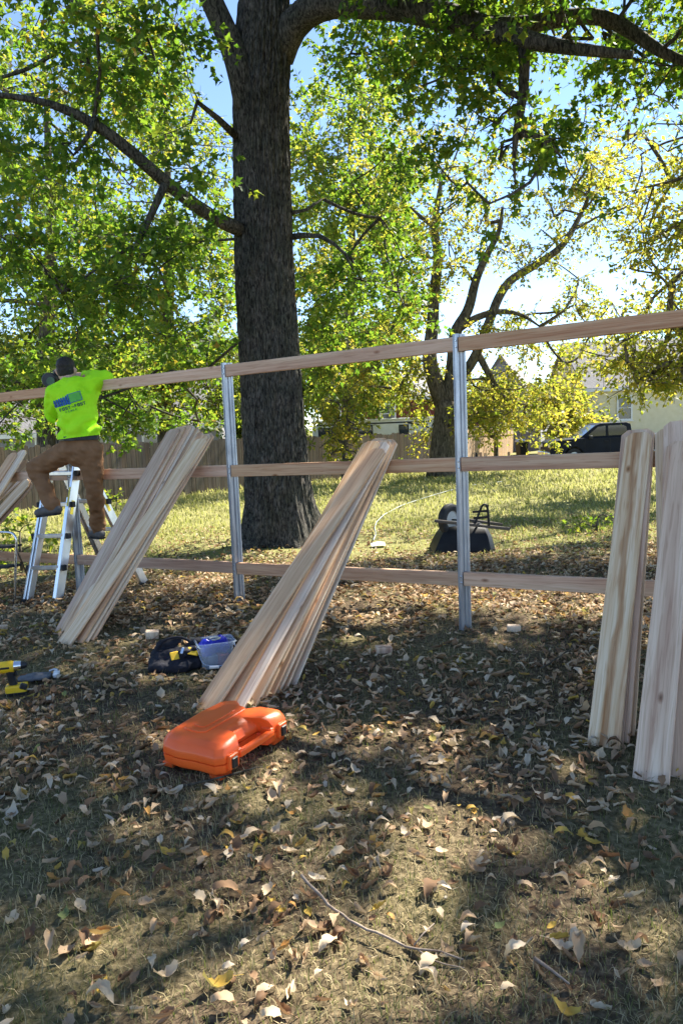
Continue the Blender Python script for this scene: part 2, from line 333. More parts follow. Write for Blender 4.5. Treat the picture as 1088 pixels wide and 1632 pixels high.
# ================================================================== ground
def axis(lo, hi, fine_lo, fine_hi, step, grow=1.12):
    a = list(np.arange(fine_lo, fine_hi + 1e-6, step)); s = step
    while a[-1] < hi: s *= grow; a.append(a[-1] + s)
    b = []; s = step; c = fine_lo
    while c > lo: s *= grow; c -= s; b.append(c)
    return np.array(b[::-1] + a)
gx = axis(-400, 400, -6, 6, 0.07); gy = axis(-40, 480, 1.0, 10, 0.07)
GX, GY = np.meshgrid(gx, gy); GZ = H(GX, GY)
GV = np.stack([GX, GY, GZ], -1).reshape(-1, 3); nx = len(gx); ny = len(gy)
ii = (np.arange(ny - 1)[:, None] * nx + np.arange(nx - 1)[None]).ravel()
gm = arr_mesh('ground', GV, np.stack([ii, ii + 1, ii + nx + 1, ii + nx], 1), smooth=True)
tag(link('ground', gm, 'ground'), kind='structure')

def in_view(x, y, m=1.3): return np.abs(x) < 0.47 * y + m
def grass_mesh(name, n, y0, y1, hgt, wid, mat, dens, label, xm=1.3):
    y = np.exp(rng.uniform(math.log(y0), math.log(y1), n)) if y1 / y0 > 2 else rng.uniform(y0, y1, n)
    x = rng.uniform(-1, 1, n) * (0.47 * y + xm)
    keep = dens(x, y) > rng.uniform(0, 1, n); x = x[keep]; y = y[keep]; n = len(x)
    sc = np.maximum(1.0, y / 7.0) if y1 > 12 else np.ones(n)
    h = hgt * rng.uniform(.45, 1.35, n) * sc; wd = wid * rng.uniform(.7, 1.3, n) * sc
    a = rng.uniform(0, 2 * np.pi, n); lean = rng.uniform(.15, 1.25, n)
    b = np.stack([x, y, H(x, y) - .006], -1)
    dirh = np.stack([np.cos(a), np.sin(a), 0 * a], -1); sdv = np.stack([-np.sin(a), np.cos(a), 0 * a], -1)
    mid = b + dirh * (h * .45 * np.sin(lean * .6))[:, None]; mid[:, 2] += h * .5 * np.cos(lean * .6)
    tip = mid + dirh * (h * .55 * np.sin(lean * 1.4))[:, None]; tip[:, 2] += h * .5 * np.cos(lean * 1.4)
    hw = sdv * (wd * .5)[:, None]
    Vv = np.stack([b - hw, b + hw, mid - hw * .8, mid + hw * .8, tip], 1).reshape(-1, 3)
    Fq = (np.array([(0, 1, 3), (0, 3, 2), (2, 3, 4)])[None] + (np.arange(n) * 5)[:, None, None]).reshape(-1, 3)
    clump = .5 + .5 * np.sin(3.1 * x + 1.7 * y + 2 * np.sin(1.3 * y)) * np.sin(2.2 * y - 1.9 * x)
    r = np.clip(rng.uniform(0, 1, n) * .75 + .25 * clump, 0, 1)
    o = link(name, arr_mesh(name, Vv, Fq, np.repeat(r, 5)), mat)
    return tag(o, label, 'grass', kind='stuff')
def patch(x, y): return .5 + .5 * np.sin(1.9 * x + .7 * np.sin(2.1 * y)) * np.sin(1.5 * y + .8 * np.sin(1.7 * x))
near_d = lambda x, y: np.clip(1.25 - .16 * np.maximum(y - 2.2, 0), .22, 1) * (.45 + .75 * patch(x, y))
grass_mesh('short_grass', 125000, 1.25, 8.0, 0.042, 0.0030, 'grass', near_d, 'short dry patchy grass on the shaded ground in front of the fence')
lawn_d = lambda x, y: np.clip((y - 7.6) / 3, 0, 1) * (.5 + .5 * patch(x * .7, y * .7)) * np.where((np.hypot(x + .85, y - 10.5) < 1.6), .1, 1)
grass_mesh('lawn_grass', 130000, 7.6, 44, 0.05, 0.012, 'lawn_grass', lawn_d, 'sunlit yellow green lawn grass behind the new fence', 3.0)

# ================================================================== the old picket fence across the back, the taller tan fence beside it
def dogear(wd, ht, th, c=.03, sag=0):
    hw = wd / 2
    return [(-hw, 0), (hw, 0), (hw, ht - c), (hw - c, ht), (-hw + c, ht), (-hw, ht - c)]
RX = np.array(Matrix.Rotation(math.pi / 2, 3, 'X'))      # XY polygon -> XZ, extrusion along -Y
def picket_fence(name, label, a, b, ht, wd, mat, railmat, cap=False, topz=None):
    a = V3(a); b = V3(b); d = b - a; Ln = np.linalg.norm(d); d /= Ln; nrm = V3(d[1], -d[0])
    if nrm[1] > 0: nrm = -nrm
    yaw = math.atan2(d[1], d[0]); n = int(Ln / (wd + .006))
    root = empty(name, (a[0], a[1], float(H(a[0], a[1]))), label, 'fence'); base = np.array(root.location)
    mes = []
    for v in range(4): mes.append(MB().prism(dogear(wd, ht + (v - 1.5) * .018, .018), -.009, .009, RX).mesh('picket')); mes[-1].materials.append(MATS[mat])
    for i in range(n):
        p = a + d * (i + .5) * (wd + .006); o = link('picket', mes[random.randrange(4)], None, root)
        z = float(np.interp(p[1], _yf, _zf))
        o.location = (p[0] - base[0] + nrm[0] * random.uniform(0, .006), p[1] - base[1] + nrm[1] * random.uniform(0, .006), z - .03 - base[2])
        o.rotation_euler = (0, random.uniform(-.008, .008), yaw)
    np_ = max(2, int(Ln / 2.4) + 1); ps = [a + d * Ln * k / (np_ - 1) for k in range(np_)]
    for p in ps:
        z = float(np.interp(p[1], _yf, _zf)); q = p - nrm * .07
        MB().box((q[0] - base[0], q[1] - base[1], z + ht * .47 - base[2]), (.09, .09, ht), rotm(0, 0, yaw)).build('post', railmat, root)
    for p, q in zip(ps[:-1], ps[1:]):
        for fz in (.22, .82):
            A = V3(p[0] - nrm[0] * .03, p[1] - nrm[1] * .03, np.interp(p[1], _yf, _zf) + ht * fz) - base; B = V3(q[0] - nrm[0] * .03, q[1] - nrm[1] * .03, np.interp(q[1], _yf, _zf) + ht * fz) - base
            MB().beam(A, B, .085, .038).build('rail', railmat, root)
        if cap:
            z0 = np.interp(p[1], _yf, _zf); z1 = np.interp(q[1], _yf, _zf)
            A = V3(p[0], p[1], z0 + ht + .19) - base; B = V3(q[0], q[1], z1 + ht + .19) - base
            MB().beam(A + (B - A) * .015, B - (B - A) * .015, .36, .02).build('top_panel', mat, root)
            for dz, hh in ((.0, .06), (.40, .05)):
                o2 = V3(nrm[0] * .03, nrm[1] * .03, dz - .19 + .0)
                MB().beam(A + o2, B + o2, hh, .05).build('trim_board', railmat, root)
            MB().box(A + V3(nrm[0] * .035, nrm[1] * .035, 0), (.09, .05, .44), rotm(0, 0, yaw)).build('trim_board', railmat, root)
    return root
fA = at(-130, 760, 16.5); fB = at(735, 745, 32.0)
picket_fence('old_picket_fence', 'weathered dark grey wooden picket fence running behind the big tree', fA[:2], fB[:2], 1.55, 0.14, 'old_picket', 'old_picket')
fC = at(712, 740, 34.0); fD = at(818, 728, 62.0)
picket_fence('tan_board_fence', 'newer tan board fence with panelled top receding towards the bin', fC[:2], fD[:2], 1.5, 0.16, 'tan_picket', 'tan_picket', True)

# ================================================================== houses
noise_mat('siding_cream', (0.70, 0.62, 0.40), (0.76, 0.68, 0.47), 3, 0.7, 0, .05)
noise_mat('siding_grey', (0.22, 0.215, 0.24), (0.28, 0.27, 0.29), 3, 0.7, 0, .05)
noise_mat('brick_red', (0.15, 0.04, 0.03), (0.22, 0.06, 0.045), 14, 0.85, 0, .2)
noise_mat('shingle', (0.13, 0.125, 0.125), (0.22, 0.21, 0.205), 9, 0.9, 0, .4, bscale=30)
noise_mat('shingle_pale', (0.25, 0.24, 0.23), (0.36, 0.345, 0.33), 9, 0.9, 0, .4, bscale=30)
noise_mat('white_trim', (0.72, 0.72, 0.70), (0.8, 0.8, 0.78), 5, 0.5, 0, 0)
m_, N_, L_, b_ = new_mat('window_glass'); b_.inputs['Base Color'].default_value = (.03, .04, .05, 1); b_.inputs['Roughness'].default_value = .06; b_.inputs['Specular IOR Level'].default_value = .8
def lap_wall(root, x0, x1, z0, z1, y, mat, lap=.2, face=-1):
    m = MB(); z = z0
    while z < z1 - 1e-6:
        h = min(lap, z1 - z)
        m.add([(x0, y, z), (x1, y, z), (x1, y + .02 * -face, z + h), (x0, y + .02 * -face, z + h), (x0, y + .14 * -face, z), (x1, y + .14 * -face, z), (x1, y + .14 * -face, z + h), (x0, y + .14 * -face, z + h)],
              [(0, 1, 2, 3), (4, 7, 6, 5), (0, 3, 7, 4), (1, 5, 6, 2), (3, 2, 6, 7), (0, 4, 5, 1)]); z += lap
    return m.build('siding', mat, root)
def window(root, x, z, wd, ht, y):
    w_ = MB().box((x, y - .02, z), (wd, .05, ht)).build('window', 'window_glass', root)
    f = MB()
    for dx in (-1, 1): f.box((x + dx * (wd / 2 + .05), y - .03, z), (.1, .12, ht + .2))
    for dz in (-1, 0, 1): f.box((x, y - .035, z + dz * (ht / 2 + .05 * abs(dz))), (wd, .1, .1 if dz else .05))
    f.build('frame', 'white_trim', w_)
    MB().box((x, y - .06, z - ht / 2 - .14), (wd + .3, .16, .07)).build('sill', 'white_trim', w_)
def house(name, label, loc, yaw, W, D, eave, ridge, wallmat, roofmat, wins, gable_front=False, lap=.2, over=.35):
    """front wall on local y=0 facing -Y, x from 0 to W; ridge along X unless gable_front"""
    r = empty(name, loc, label, 'house', rot=(0, 0, yaw))
    lap_wall(r, 0, W, -.8, eave, 0, wallmat, lap)
    b = MB()
    if gable_front:
        for x in (.06, W - .06): MB().box((x, D / 2 + .08, eave / 2 - .4), (.1, D - .16, eave + .8)).build('side_wall', wallmat, r)
        b.add([(0, .02, eave), (W, .02, eave), (W / 2, .02, ridge), (0, .14, eave), (W, .14, eave), (W / 2, .14, ridge)], [(0, 1, 2), (5, 4, 3), (0, 3, 4, 1), (1, 4, 5, 2), (2, 5, 3, 0)])
    else:
        for x in (0.02, W - .1):
            MB().add([(x, .15, -.8), (x, D, -.8), (x, D, eave), (x, D / 2, ridge - .1), (x, .15, eave), (x + .08, .15, -.8), (x + .08, D, -.8), (x + .08, D, eave), (x + .08, D / 2, ridge - .1), (x + .08, .15, eave)],
                  [(0, 1, 2, 3, 4), (9, 8, 7, 6, 5), (0, 5, 6, 1), (1, 6, 7, 2), (2, 7, 8, 3), (3, 8, 9, 4), (4, 9, 5, 0)]).build('side_wall', wallmat, r)
    if gable_front: b.build('gable_wall', wallmat, r)
    for x in (0, W): MB().box((x, -.03, eave / 2 - .4), (.16, .1, eave + .8)).build('corner_board', 'white_trim', r)
    rf = MB()
    if gable_front:
        sl = (ridge - eave) / (W / 2)
        for sgn in (-1, 1):
            xo = W / 2 + sgn * (W / 2 + over); zo = eave - over * sl
            rf.add([(W / 2, -over, ridge), (xo, -over, zo), (xo, D + over, zo), (W / 2, D + over, ridge), (W / 2, -over, ridge + .15), (xo, -over, zo + .15), (xo, D + over, zo + .15), (W / 2, D + over, ridge + .15)],
                   [(0, 1, 2, 3), (7, 6, 5, 4), (0, 4, 5, 1), (1, 5, 6, 2), (2, 6, 7, 3)])
    else:
        sl = (ridge - eave) / (D / 2)
        for y0_, sgn in ((0, -1), (D, 1)):
            yo = y0_ + sgn * over; zo = eave - over * sl
            rf.add([(-over, D / 2, ridge), (W + over, D / 2, ridge), (W + over, yo, zo), (-over, yo, zo), (-over, D / 2, ridge + .15), (W + over, D / 2, ridge + .15), (W + over, yo, zo + .15), (-over, yo, zo + .15)],
                   [(0, 1, 2, 3), (7, 6, 5, 4), (2, 6, 7, 3), (0, 3, 7, 4), (1, 5, 6, 2)])
        MB().box((W / 2, -over + .02, eave - over * sl + .02), (W + 2 * over, .06, .2)).build('fascia', 'white_trim', r)
    rf.build('roof', roofmat, r)
    for (x, z, wd, ht) in wins: window(r, x, z, wd, ht, 0)
    return r
def gpt(px, Y): p = at(px, 740, Y); return V3(p[0], Y, float(H(p[0], Y)))
p = gpt(936, 50); zt = at(938, 617, 50)[2] - p[2]; zr = at(990, 545, 54)[2] - p[2]
zw = at(994, 650, 50)[2] - p[2]; xw = at(994, 650, 50)[0] - p[0]
house('cream_house', 'cream clapboard house with grey shingle roof behind the dark pickup', p, 0.0, 15, 9, zt, zr, 'siding_cream', 'shingle', [(xw, zw, .8, 1.4), (xw + 4.6, zw, .8, 1.4), (xw + 8.6, zw, .8, 1.4)])
p = gpt(742, 66); zt = at(800, 655, 66)[2] - p[2]; zr = at(812, 568, 66)[2] - p[2]
house('grey_gabled_house', 'grey purple gabled house beyond the tan fence', p, -0.35, 6.2, 9, zt, zr, 'siding_grey', 'shingle', [(.9, 2.2, .9, 1.3), (3.2, 2.2, .9, 1.3), (3.1, 4.6, .8, 1.1)], True)
p = gpt(545, 52); zt = at(640, 632, 52)[2] - p[2]; zr = at(640, 592, 56)[2] - p[2]
house('red_brick_house', 'dark red brick house with pale roof behind the camper', p, 0.06, 7.0, 8, zt, zr, 'brick_red', 'shingle_pale', [(1.1, zt - 1.1, .9, 1.2), (3.2, zt - 1.1, .9, 1.2)], lap=.08)
p = gpt(60, 40); zt = at(240, 678, 40)[2] - p[2]; zr = at(240, 612, 43)[2] - p[2]
house('low_grey_house', 'low house with weathered grey roof behind the dark picket fence', p, 0.1, 9.5, 8, zt, zr, 'siding_grey', 'shingle', [(3, 1.5, 1, 1.1), (6, 1.5, 1, 1.1)])
p = gpt(-150, 36); zt = at(20, 690, 36)[2] - p[2]; zr = at(20, 632, 39)[2] - p[2]
house('small_grey_house', 'small grey house with shingle roof left of the low grey house', p, 0.1, 6.0, 7, zt, zr, 'siding_grey', 'shingle', [(3, 1.5, 1, 1.1)])

# ================================================================== trees
# sunlit patches on the ground (in photo pixels: cx, cy, rx, ry, tilt, strength); the crowns are open where the sun comes through to them
PATCHES = [(400, 1165, 62, 36, 0, .9), (250, 965, 60, 20, 0, .8), (350, 930, 50, 16, 0, .8), (500, 1575, 215, 100, -.40, 1.0), (672, 1375, 62, 135, .58, .99), (427, 1238, 24, 66, .62, .98), (520, 1355, 34, 30, 0, .85), (640, 1480, 45, 30, 0, .6),
           (860, 1470, 70, 34, -.2, .7), (880, 1310, 60, 18, 0, .6), (965, 1400, 34, 26, 0, .7), (770, 1570, 70, 40, -.3, .8), (300, 955, 85, 32, -.2, .85), (640, 950, 130, 24, 0, .8), (880, 965, 110, 26, 0, .8), (240, 1000, 50, 16, 0, .75),
           (620, 1025, 36, 12, 0, .8), (450, 895, 80, 20, 0, .75), (945, 1085, 26, 28, 0, .7), (330, 1590, 80, 50, 0, .6), (1010, 1560, 60, 30, 0, .5), (560, 1260, 26, 22, 0, .6), (30, 1150, 40, 14, 0, .5), (180, 1330, 40, 18, 0, .35), (760, 1130, 50, 14, 0, .4)]
prg = random.Random(11)
for _ in range(46):
    v_ = prg.uniform(915, 1480); k_ = (v_ - 640) / 500.
    PATCHES.append((prg.uniform(20, 1070), v_, prg.uniform(16, 38) * k_, prg.uniform(8, 18) * k_, prg.uniform(-.3, .6), prg.uniform(.75, .98)))
def shadow_px(p):
    g = p - sdir * ((p[:, 2] - .1) / sdir[2])[:, None]
    g = p - sdir * ((p[:, 2] - H(g[:, 0], g[:, 1])) / sdir[2])[:, None]
    return g, proj(g)
def lit_keep(p, hard=False, lawn_too=True):
    g, (u, v) = shadow_px(p); drop = np.zeros(len(p))
    for cx, cy, rx, ry, t, s in PATCHES:
        du = u - cx; dv = v - cy; a = du * math.cos(t) + dv * math.sin(t); b = -du * math.sin(t) + dv * math.cos(t)
        q = (a / rx) ** 2 + (b / ry) ** 2
        drop = np.maximum(drop, s * np.clip(1.9 - 1.1 * q, 0, 1))
    lawn = .72 * np.clip(.5 + 1.6 * np.sin(.9 * g[:, 0] + 2.2 * g[:, 1] + 1.5 * np.sin(.6 * g[:, 0])), 0, 1)
    drop = np.where((g[:, 1] > .3) & (g[:, 1] < 8.6), drop, np.where((g[:, 1] >= 8.6) & (g[:, 1] < 32) & (np.abs(g[:, 0]) < .5 * g[:, 1]) & lawn_too, lawn, 0))
    return drop < .5 if hard else rng.uniform(0, 1, len(p)) > drop
def sprays(centers, radii, per, leaf, droop=.25, flat=.75):
    """leaves set along small twigs that radiate inside each clump"""
    P = []; D = []; N = []; TW = []
    for c, r in zip(centers, radii):
        nt_ = max(3, int(per * (r / .55) ** 2 / 13))
        d = rng.normal(size=(nt_, 3)); d[:, 2] *= flat; d = unit(d); d[:, 2] -= droop * .5; d = unit(d)
        st = c + d * r * rng.uniform(0, .35, (nt_, 1)); ln = r * rng.uniform(.6, 1.1, (nt_, 1))
        TW.append(np.stack([st, st + d * ln], 1))
        k = rng.integers(9, 17, nt_); idx = np.repeat(np.arange(nt_), k); m = len(idx)
        t = rng.uniform(.15, 1.05, (m, 1)); q = st[idx] + d[idx] * ln[idx] * t; q[:, 2] -= droop * .3 * (ln[idx] * t * t)[:, 0]
        sd_ = rng.normal(size=(m, 3)); dd = unit(d[idx] * .5 + unit(sd_) * .8 + V3(0, 0, -droop))
        nn = unit(rng.normal(size=(m, 3)) * .75 + V3(0, 0, 1))
        P.append(q + unit(sd_) * leaf * .25); D.append(dd); N.append(nn)
    return np.concatenate(P), np.concatenate(D), np.concatenate(N), np.concatenate(TW)
def skeleton(nodes, centers):
    """join every clump to its nearest neighbour on the growing limb network"""
    nodes = [np.asarray(q) for q in nodes]; par = [-1] * len(nodes); n0 = len(nodes); A = np.array(nodes); C = np.array(centers)
    order = np.argsort(((C[:, None] - A[None]) ** 2).sum(-1).min(1)); cnt = None
    for k in order:
        dd = ((A - C[k]) ** 2).sum(1) * np.where(np.arange(len(A)) < n0, .8, 1); j = int(np.argmin(dd)); par.append(j); A = np.vstack([A, C[k]])
    cnt = np.ones(len(A))
    for i in range(len(A) - 1, n0 - 1, -1): cnt[par[i]] += cnt[i]
    return A, par, cnt, n0
def densify(pts, rads, step):
    pts = np.array(pts, float); rads = np.array(rads, float); t = np.concatenate([[0], np.cumsum(np.linalg.norm(np.diff(pts, axis=0), axis=1))])
    n = max(3, int(t[-1] / step)); s = np.linspace(0, t[-1], n)
    q = np.stack([np.interp(s, t, pts[:, i]) for i in range(3)], 1); r = np.interp(s, t, rads)
    for _ in range(2 if n > 6 else 0): q[1:-1] = .25 * q[:-2] + .5 * q[1:-1] + .25 * q[2:]
    return q, r
def build_tree(name, label, base, limbs, centers, radii, per, leaf, mat, bark, tmpl, group=None, lit=False, droop=.25, trunk_mesh=None, wob=.03, tw=.0045, rmin=.008, cat='tree', crownname='crown'):
    root = empty(name, base, label, cat, group); nodes = []
    for i, (pts, rads) in enumerate(limbs):
        q, r = densify(pts, rads, .25 if len(limbs) < 4 else .2)
        nodes += list(q[(len(q) // 3 if i == 0 else 0):])
        if i == 0 and trunk_mesh is not None: continue
        q = q + wob * np.stack([np.sin(q[:, 2] * 3 + i), np.cos(q[:, 2] * 2.3 + 2 * i), 0 * q[:, 2]], 1) * (0 if i == 0 else 1)
        MB().tube(q, r, 10).build('trunk' if i == 0 else 'limb', bark, root, smooth='all', origin=base)
    centers = np.array(centers); A, par, cnt, n0 = skeleton(nodes, centers); m = MB()
    for i in range(n0, len(A)):
        a = A[par[i]]; b = A[i]; L_ = np.linalg.norm(b - a); rb = rmin * math.sqrt(cnt[i]) ; ra = min(rmin * math.sqrt(cnt[i]) * 1.4, rmin * 5); rb = min(rb, rmin * 4)
        k = 5; t = np.linspace(0, 1, k)[:, None]; q = a + (b - a) * t + np.sin(t * math.pi) * L_ * .05 * rng.normal(size=(1, 3)); m.tube(q, np.linspace(ra, rb, k), 5, False)
    P, D, N, TW = sprays(centers, radii, per, leaf, droop)
    keep = lit_keep(P, False, lit == 'lawn') if lit else np.ones(len(P), bool)
    TW = TW[::2]
    if lit: TW = TW[lit_keep(TW.mean(1), False, lit == 'lawn')]
    for a, b in TW: m.tube([a, (a + b) / 2 + rng.normal(size=3) * .02, b], [tw, tw * .8, tw * .4], 3, False)
    m.build('branch', bark, root, smooth='all', origin=base)['kind'] = 'stuff'
    P = P[keep]; D = D[keep]; N = N[keep]; n = len(P)
    rn = np.clip(rng.uniform(0, 1, n) * .9 + .1 * np.sin(P[:, 0] * 2 + P[:, 2] * 3 + P[:, 1]), 0, 1)
    o = link(crownname, leaves_mesh(crownname, P - np.asarray(base), D, N, leaf * rng.uniform(.65, 1.25, n), tmpl, rn), mat, root)
    o['kind'] = 'stuff'
    return root, n

# ---- the big tree behind the fence
TY = 10.5
axis_px = [(449, 875), (447, 850), (444, 800), (441, 750), (436, 680), (431, 600), (420, 400), (416, 200), (417, 80), (425, -60), (440, -300)]
rad_px = [84, 68, 55, 50.5, 49, 47.5, 46, 43.5, 43, 33, 24]
tp = np.array([at(u, v, TY) for u, v in axis_px]); tr = np.array(rad_px) / 116.0
tb = V3(tp[1][0], TY, float(H(tp[1][0], TY)))
def big_trunk():
    nz = 330; na = 190; q, r = [], []
    zz = np.linspace(tb[2] - .12, tp[-1][2], nz)
    cx = np.interp(zz, tp[:, 2], tp[:, 0]); cy = np.interp(zz, tp[:, 2], tp[:, 1]); rr = np.interp(zz, tp[:, 2], tr)
    for _ in range(6):
        for a_ in (cx, rr): a_[1:-1] = .25 * a_[:-2] + .5 * a_[1:-1] + .25 * a_[2:]
    Vv = np.zeros((nz, na, 3)); ang = np.linspace(0, 2 * np.pi, na, endpoint=False)
    for i in range(nz):
        z = zz[i]; low = max(0, 1 - (z - tb[2]) / 1.0)
        for j in range(na):
            a = ang[j]; R_ = rr[i] * (1 + .16 * low ** 2 * (math.sin(5 * a + .8) + .6 * math.sin(3 * a + 2)) + .02 * math.sin(2 * a + z))
            ca, sa = math.cos(a), math.sin(a)
            wx = mnoise.noise((ca * 2.2, sa * 2.2, z * .9)) * .8
            v = mnoise.noise(((ca + wx * .12) * 14, (sa + wx * .12) * 14, z * 1.5 + 7)); rid = 1 - abs(v) * 2.6
            v2 = mnoise.noise((ca * 24, sa * 24, z * 4.0)); brk = mnoise.noise((ca * 9, sa * 9, z * 6.5 + 3))
            Vv[i, j] = (cx[i] + ca * (R_ - .046 * max(0, rid) ** 1.5 + .014 * v2 - .022 * max(0, brk)), cy[i] + sa * (R_ - .046 * max(0, rid) ** 1.5 + .014 * v2 - .022 * max(0, brk)), z)
    k = (np.arange(nz - 1)[:, None] * na + np.arange(na)[None]); k2 = (np.arange(nz - 1)[:, None] * na + (np.arange(na)[None] + 1) % na)
    return arr_mesh('trunk', (Vv - tb).reshape(-1, 3), np.stack([k, k2, k2 + na, k + na], -1).reshape(-1, 4), smooth=True)
trunk_me = big_trunk()
def PL(l): return [at(u, v, y) for u, v, y in l]
big_limbs = [(tp, tr),
    (PL([(400, 190, 10.4), (385, 110, 10.3), (352, 45, 10.2), (318, -40, 10.0), (260, -200, 9.6)]), [.16, .17, .15, .135, .10]),
    (PL([(440, 90, 10.5), (462, 30, 10.3), (520, 0, 10.1), (644, 8, 9.6), (709, 26, 9.3), (770, 45, 9.1), (826, 62, 8.9), (900, 78, 8.6), (1010, 90, 8.2)]), [.2, .19, .17, .155, .15, .125, .10, .07, .04]),
    (PL([(700, 22, 9.4), (800, 45, 9.2), (880, 30, 9.2), (945, 18, 9.3), (1000, 42, 9.2), (1050, 85, 9.0), (1140, 110, 8.8)]), [.10, .095, .09, .085, .08, .06, .04]),
    (PL([(826, 62, 8.9), (838, 112, 8.9), (832, 165, 8.95), (828, 212, 9.0), (818, 240, 9.0), (823, 292, 9.0)]), [.065, .058, .055, .042, .025, .010]),
    (PL([(828, 212, 9.0), (856, 216, 9.0), (880, 226, 9.0), (899, 252, 9.0)]), [.042, .034, .025, .010]),
    (PL([(833, 160, 8.95), (800, 140, 9.1), (780, 110, 9.2)]), [.04, .03, .015]),
    (PL([(864, 222, 9.0), (860, 262, 9.0), (836, 300, 9.0), (780, 325, 9.0)]), [.03, .024, .018, .01]),
    (PL([(378, 365, 10.2), (330, 345, 9.9), (262, 292, 9.5), (200, 232, 9.2), (150, 190, 9.0), (60, 156, 8.7), (-90, 148, 8.4)]), [.095, .085, .078, .07, .06, .035, .02]),
    (PL([(264, 296, 9.5), (240, 340, 9.4), (212, 392, 9.3), (196, 425, 9.2), (172, 500, 9.1)]), [.05, .042, .034, .02, .01]),
    (PL([(212, 392, 9.3), (250, 430, 9.3), (272, 480, 9.3)]), [.025, .018, .01]),
    (PL([(212, 392, 9.3), (160, 420, 9.3), (110, 462, 9.3)]), [.022, .016, .01]),
    (PL([(150, 190, 9.0), (135, 225, 8.9), (118, 248, 8.9)]), [.04, .025, .012]),
    (PL([(376, 215, 10.2), (352, 190, 10.0), (318, 160, 9.8), (304, 195, 9.7)]), [.05, .04, .03, .015]),
    (PL([(455, 378, 10.5), (500, 372, 10.3), (545, 395, 10.1), (565, 430, 10.0)]), [.045, .03, .022, .01]),
    (PL([(462, 340, 10.5), (490, 335, 10.8), (515, 318, 11.0)]), [.03, .02, .01]),
    (PL([(430, -80, 10.5), (560, -260, 10.6), (760, -420, 10.8), (960, -560, 11.2)]), [.22, .17, .12, .06]),
    (PL([(436, -200, 10.5), (420, -500, 10.6), (430, -800, 10.8)]), [.2, .15, .08])]
cen = []; rad = []
def add_clump(u, v, y, r): cen.append(at(u, v, y)); rad.append(r)
while len(cen) < 120:                                # left side, in view
    u, v = rng.uniform(-200, 385), rng.uniform(-260, 590); y = rng.uniform(8.3, 13.5)
    if (u > 330 and y < 11.4) or (u > 290 and v < 120 and y < 11): continue
    add_clump(u, v, y, rng.uniform(.38, .6))
for _ in range(34): add_clump(rng.uniform(470, 660), rng.uniform(-40, 560), rng.uniform(10.8, 14), rng.uniform(.35, .6))
for _ in range(42): add_clump(rng.normal(835, 85), rng.normal(205, 66), rng.uniform(8.5, 10), rng.uniform(.28, .42))
for _ in range(44): add_clump(rng.uniform(560, 1180), rng.uniform(-120, 120), rng.uniform(9.3, 11.5), rng.uniform(.3, .5))
for u, v in ((640, 120), (660, 170), (690, 230), (720, 110), (730, 300), (1000, 160), (1040, 150), (1075, 175), (700, 330), (760, 370)): add_clump(u, v, 9.2, .3)
nb = 0
while nb < 250:                                      # the wide crown overhead, towards the sun: it shades the working place
    c = V3(rng.uniform(-.6, 9.2), rng.uniform(5.2, 14.0), rng.uniform(5.4, 9.4)); pu, pv = proj(c)
    if 0 < pu < 1088 and pv > 120: continue
    if 280 < pu < 560 and pv > -60: continue
    if 500 < pu < 1088 and pv > -40 and c[1] < 9.2: continue
    cen.append(c); rad.append(rng.uniform(.5, .75)); nb += 1
for _ in range(90): cen.append(V3(rng.uniform(1.2, 7.2), rng.uniform(4.8, 9.0), rng.uniform(5.0, 7.6))); rad.append(rng.uniform(.5, .7))
for _ in range(34): add_clump(rng.uniform(-40, 350), rng.uniform(560, 672), rng.uniform(11.5, 14.5), rng.uniform(.3, .45))
for _ in range(9): add_clump(rng.uniform(-60, 60), rng.uniform(635, 690), rng.uniform(11, 13.5), rng.uniform(.25, .35))
for _ in range(6): add_clump(rng.uniform(150, 260), rng.uniform(660, 705), rng.uniform(11, 13.5), rng.uniform(.22, .3))
ck = lit_keep(np.array(cen), True, False); ck |= np.array([(0 < proj(q)[0] < 1088) and proj(q)[1] > -20 for q in cen])
cen = [q for q, k_ in zip(cen, ck) if k_]; rad = [q for q, k_ in zip(rad, ck) if k_]
root_big, nbig = build_tree('big_shade_tree', 'massive old shade tree with deeply furrowed grey bark behind the new fence', tb, big_limbs, cen, rad, 270, .098, 'leaf_oak', 'bark', LEAF_LOBE, lit=True, trunk_mesh=trunk_me, rmin=.0052)
tk = link('trunk', trunk_me, 'bark', root_big)

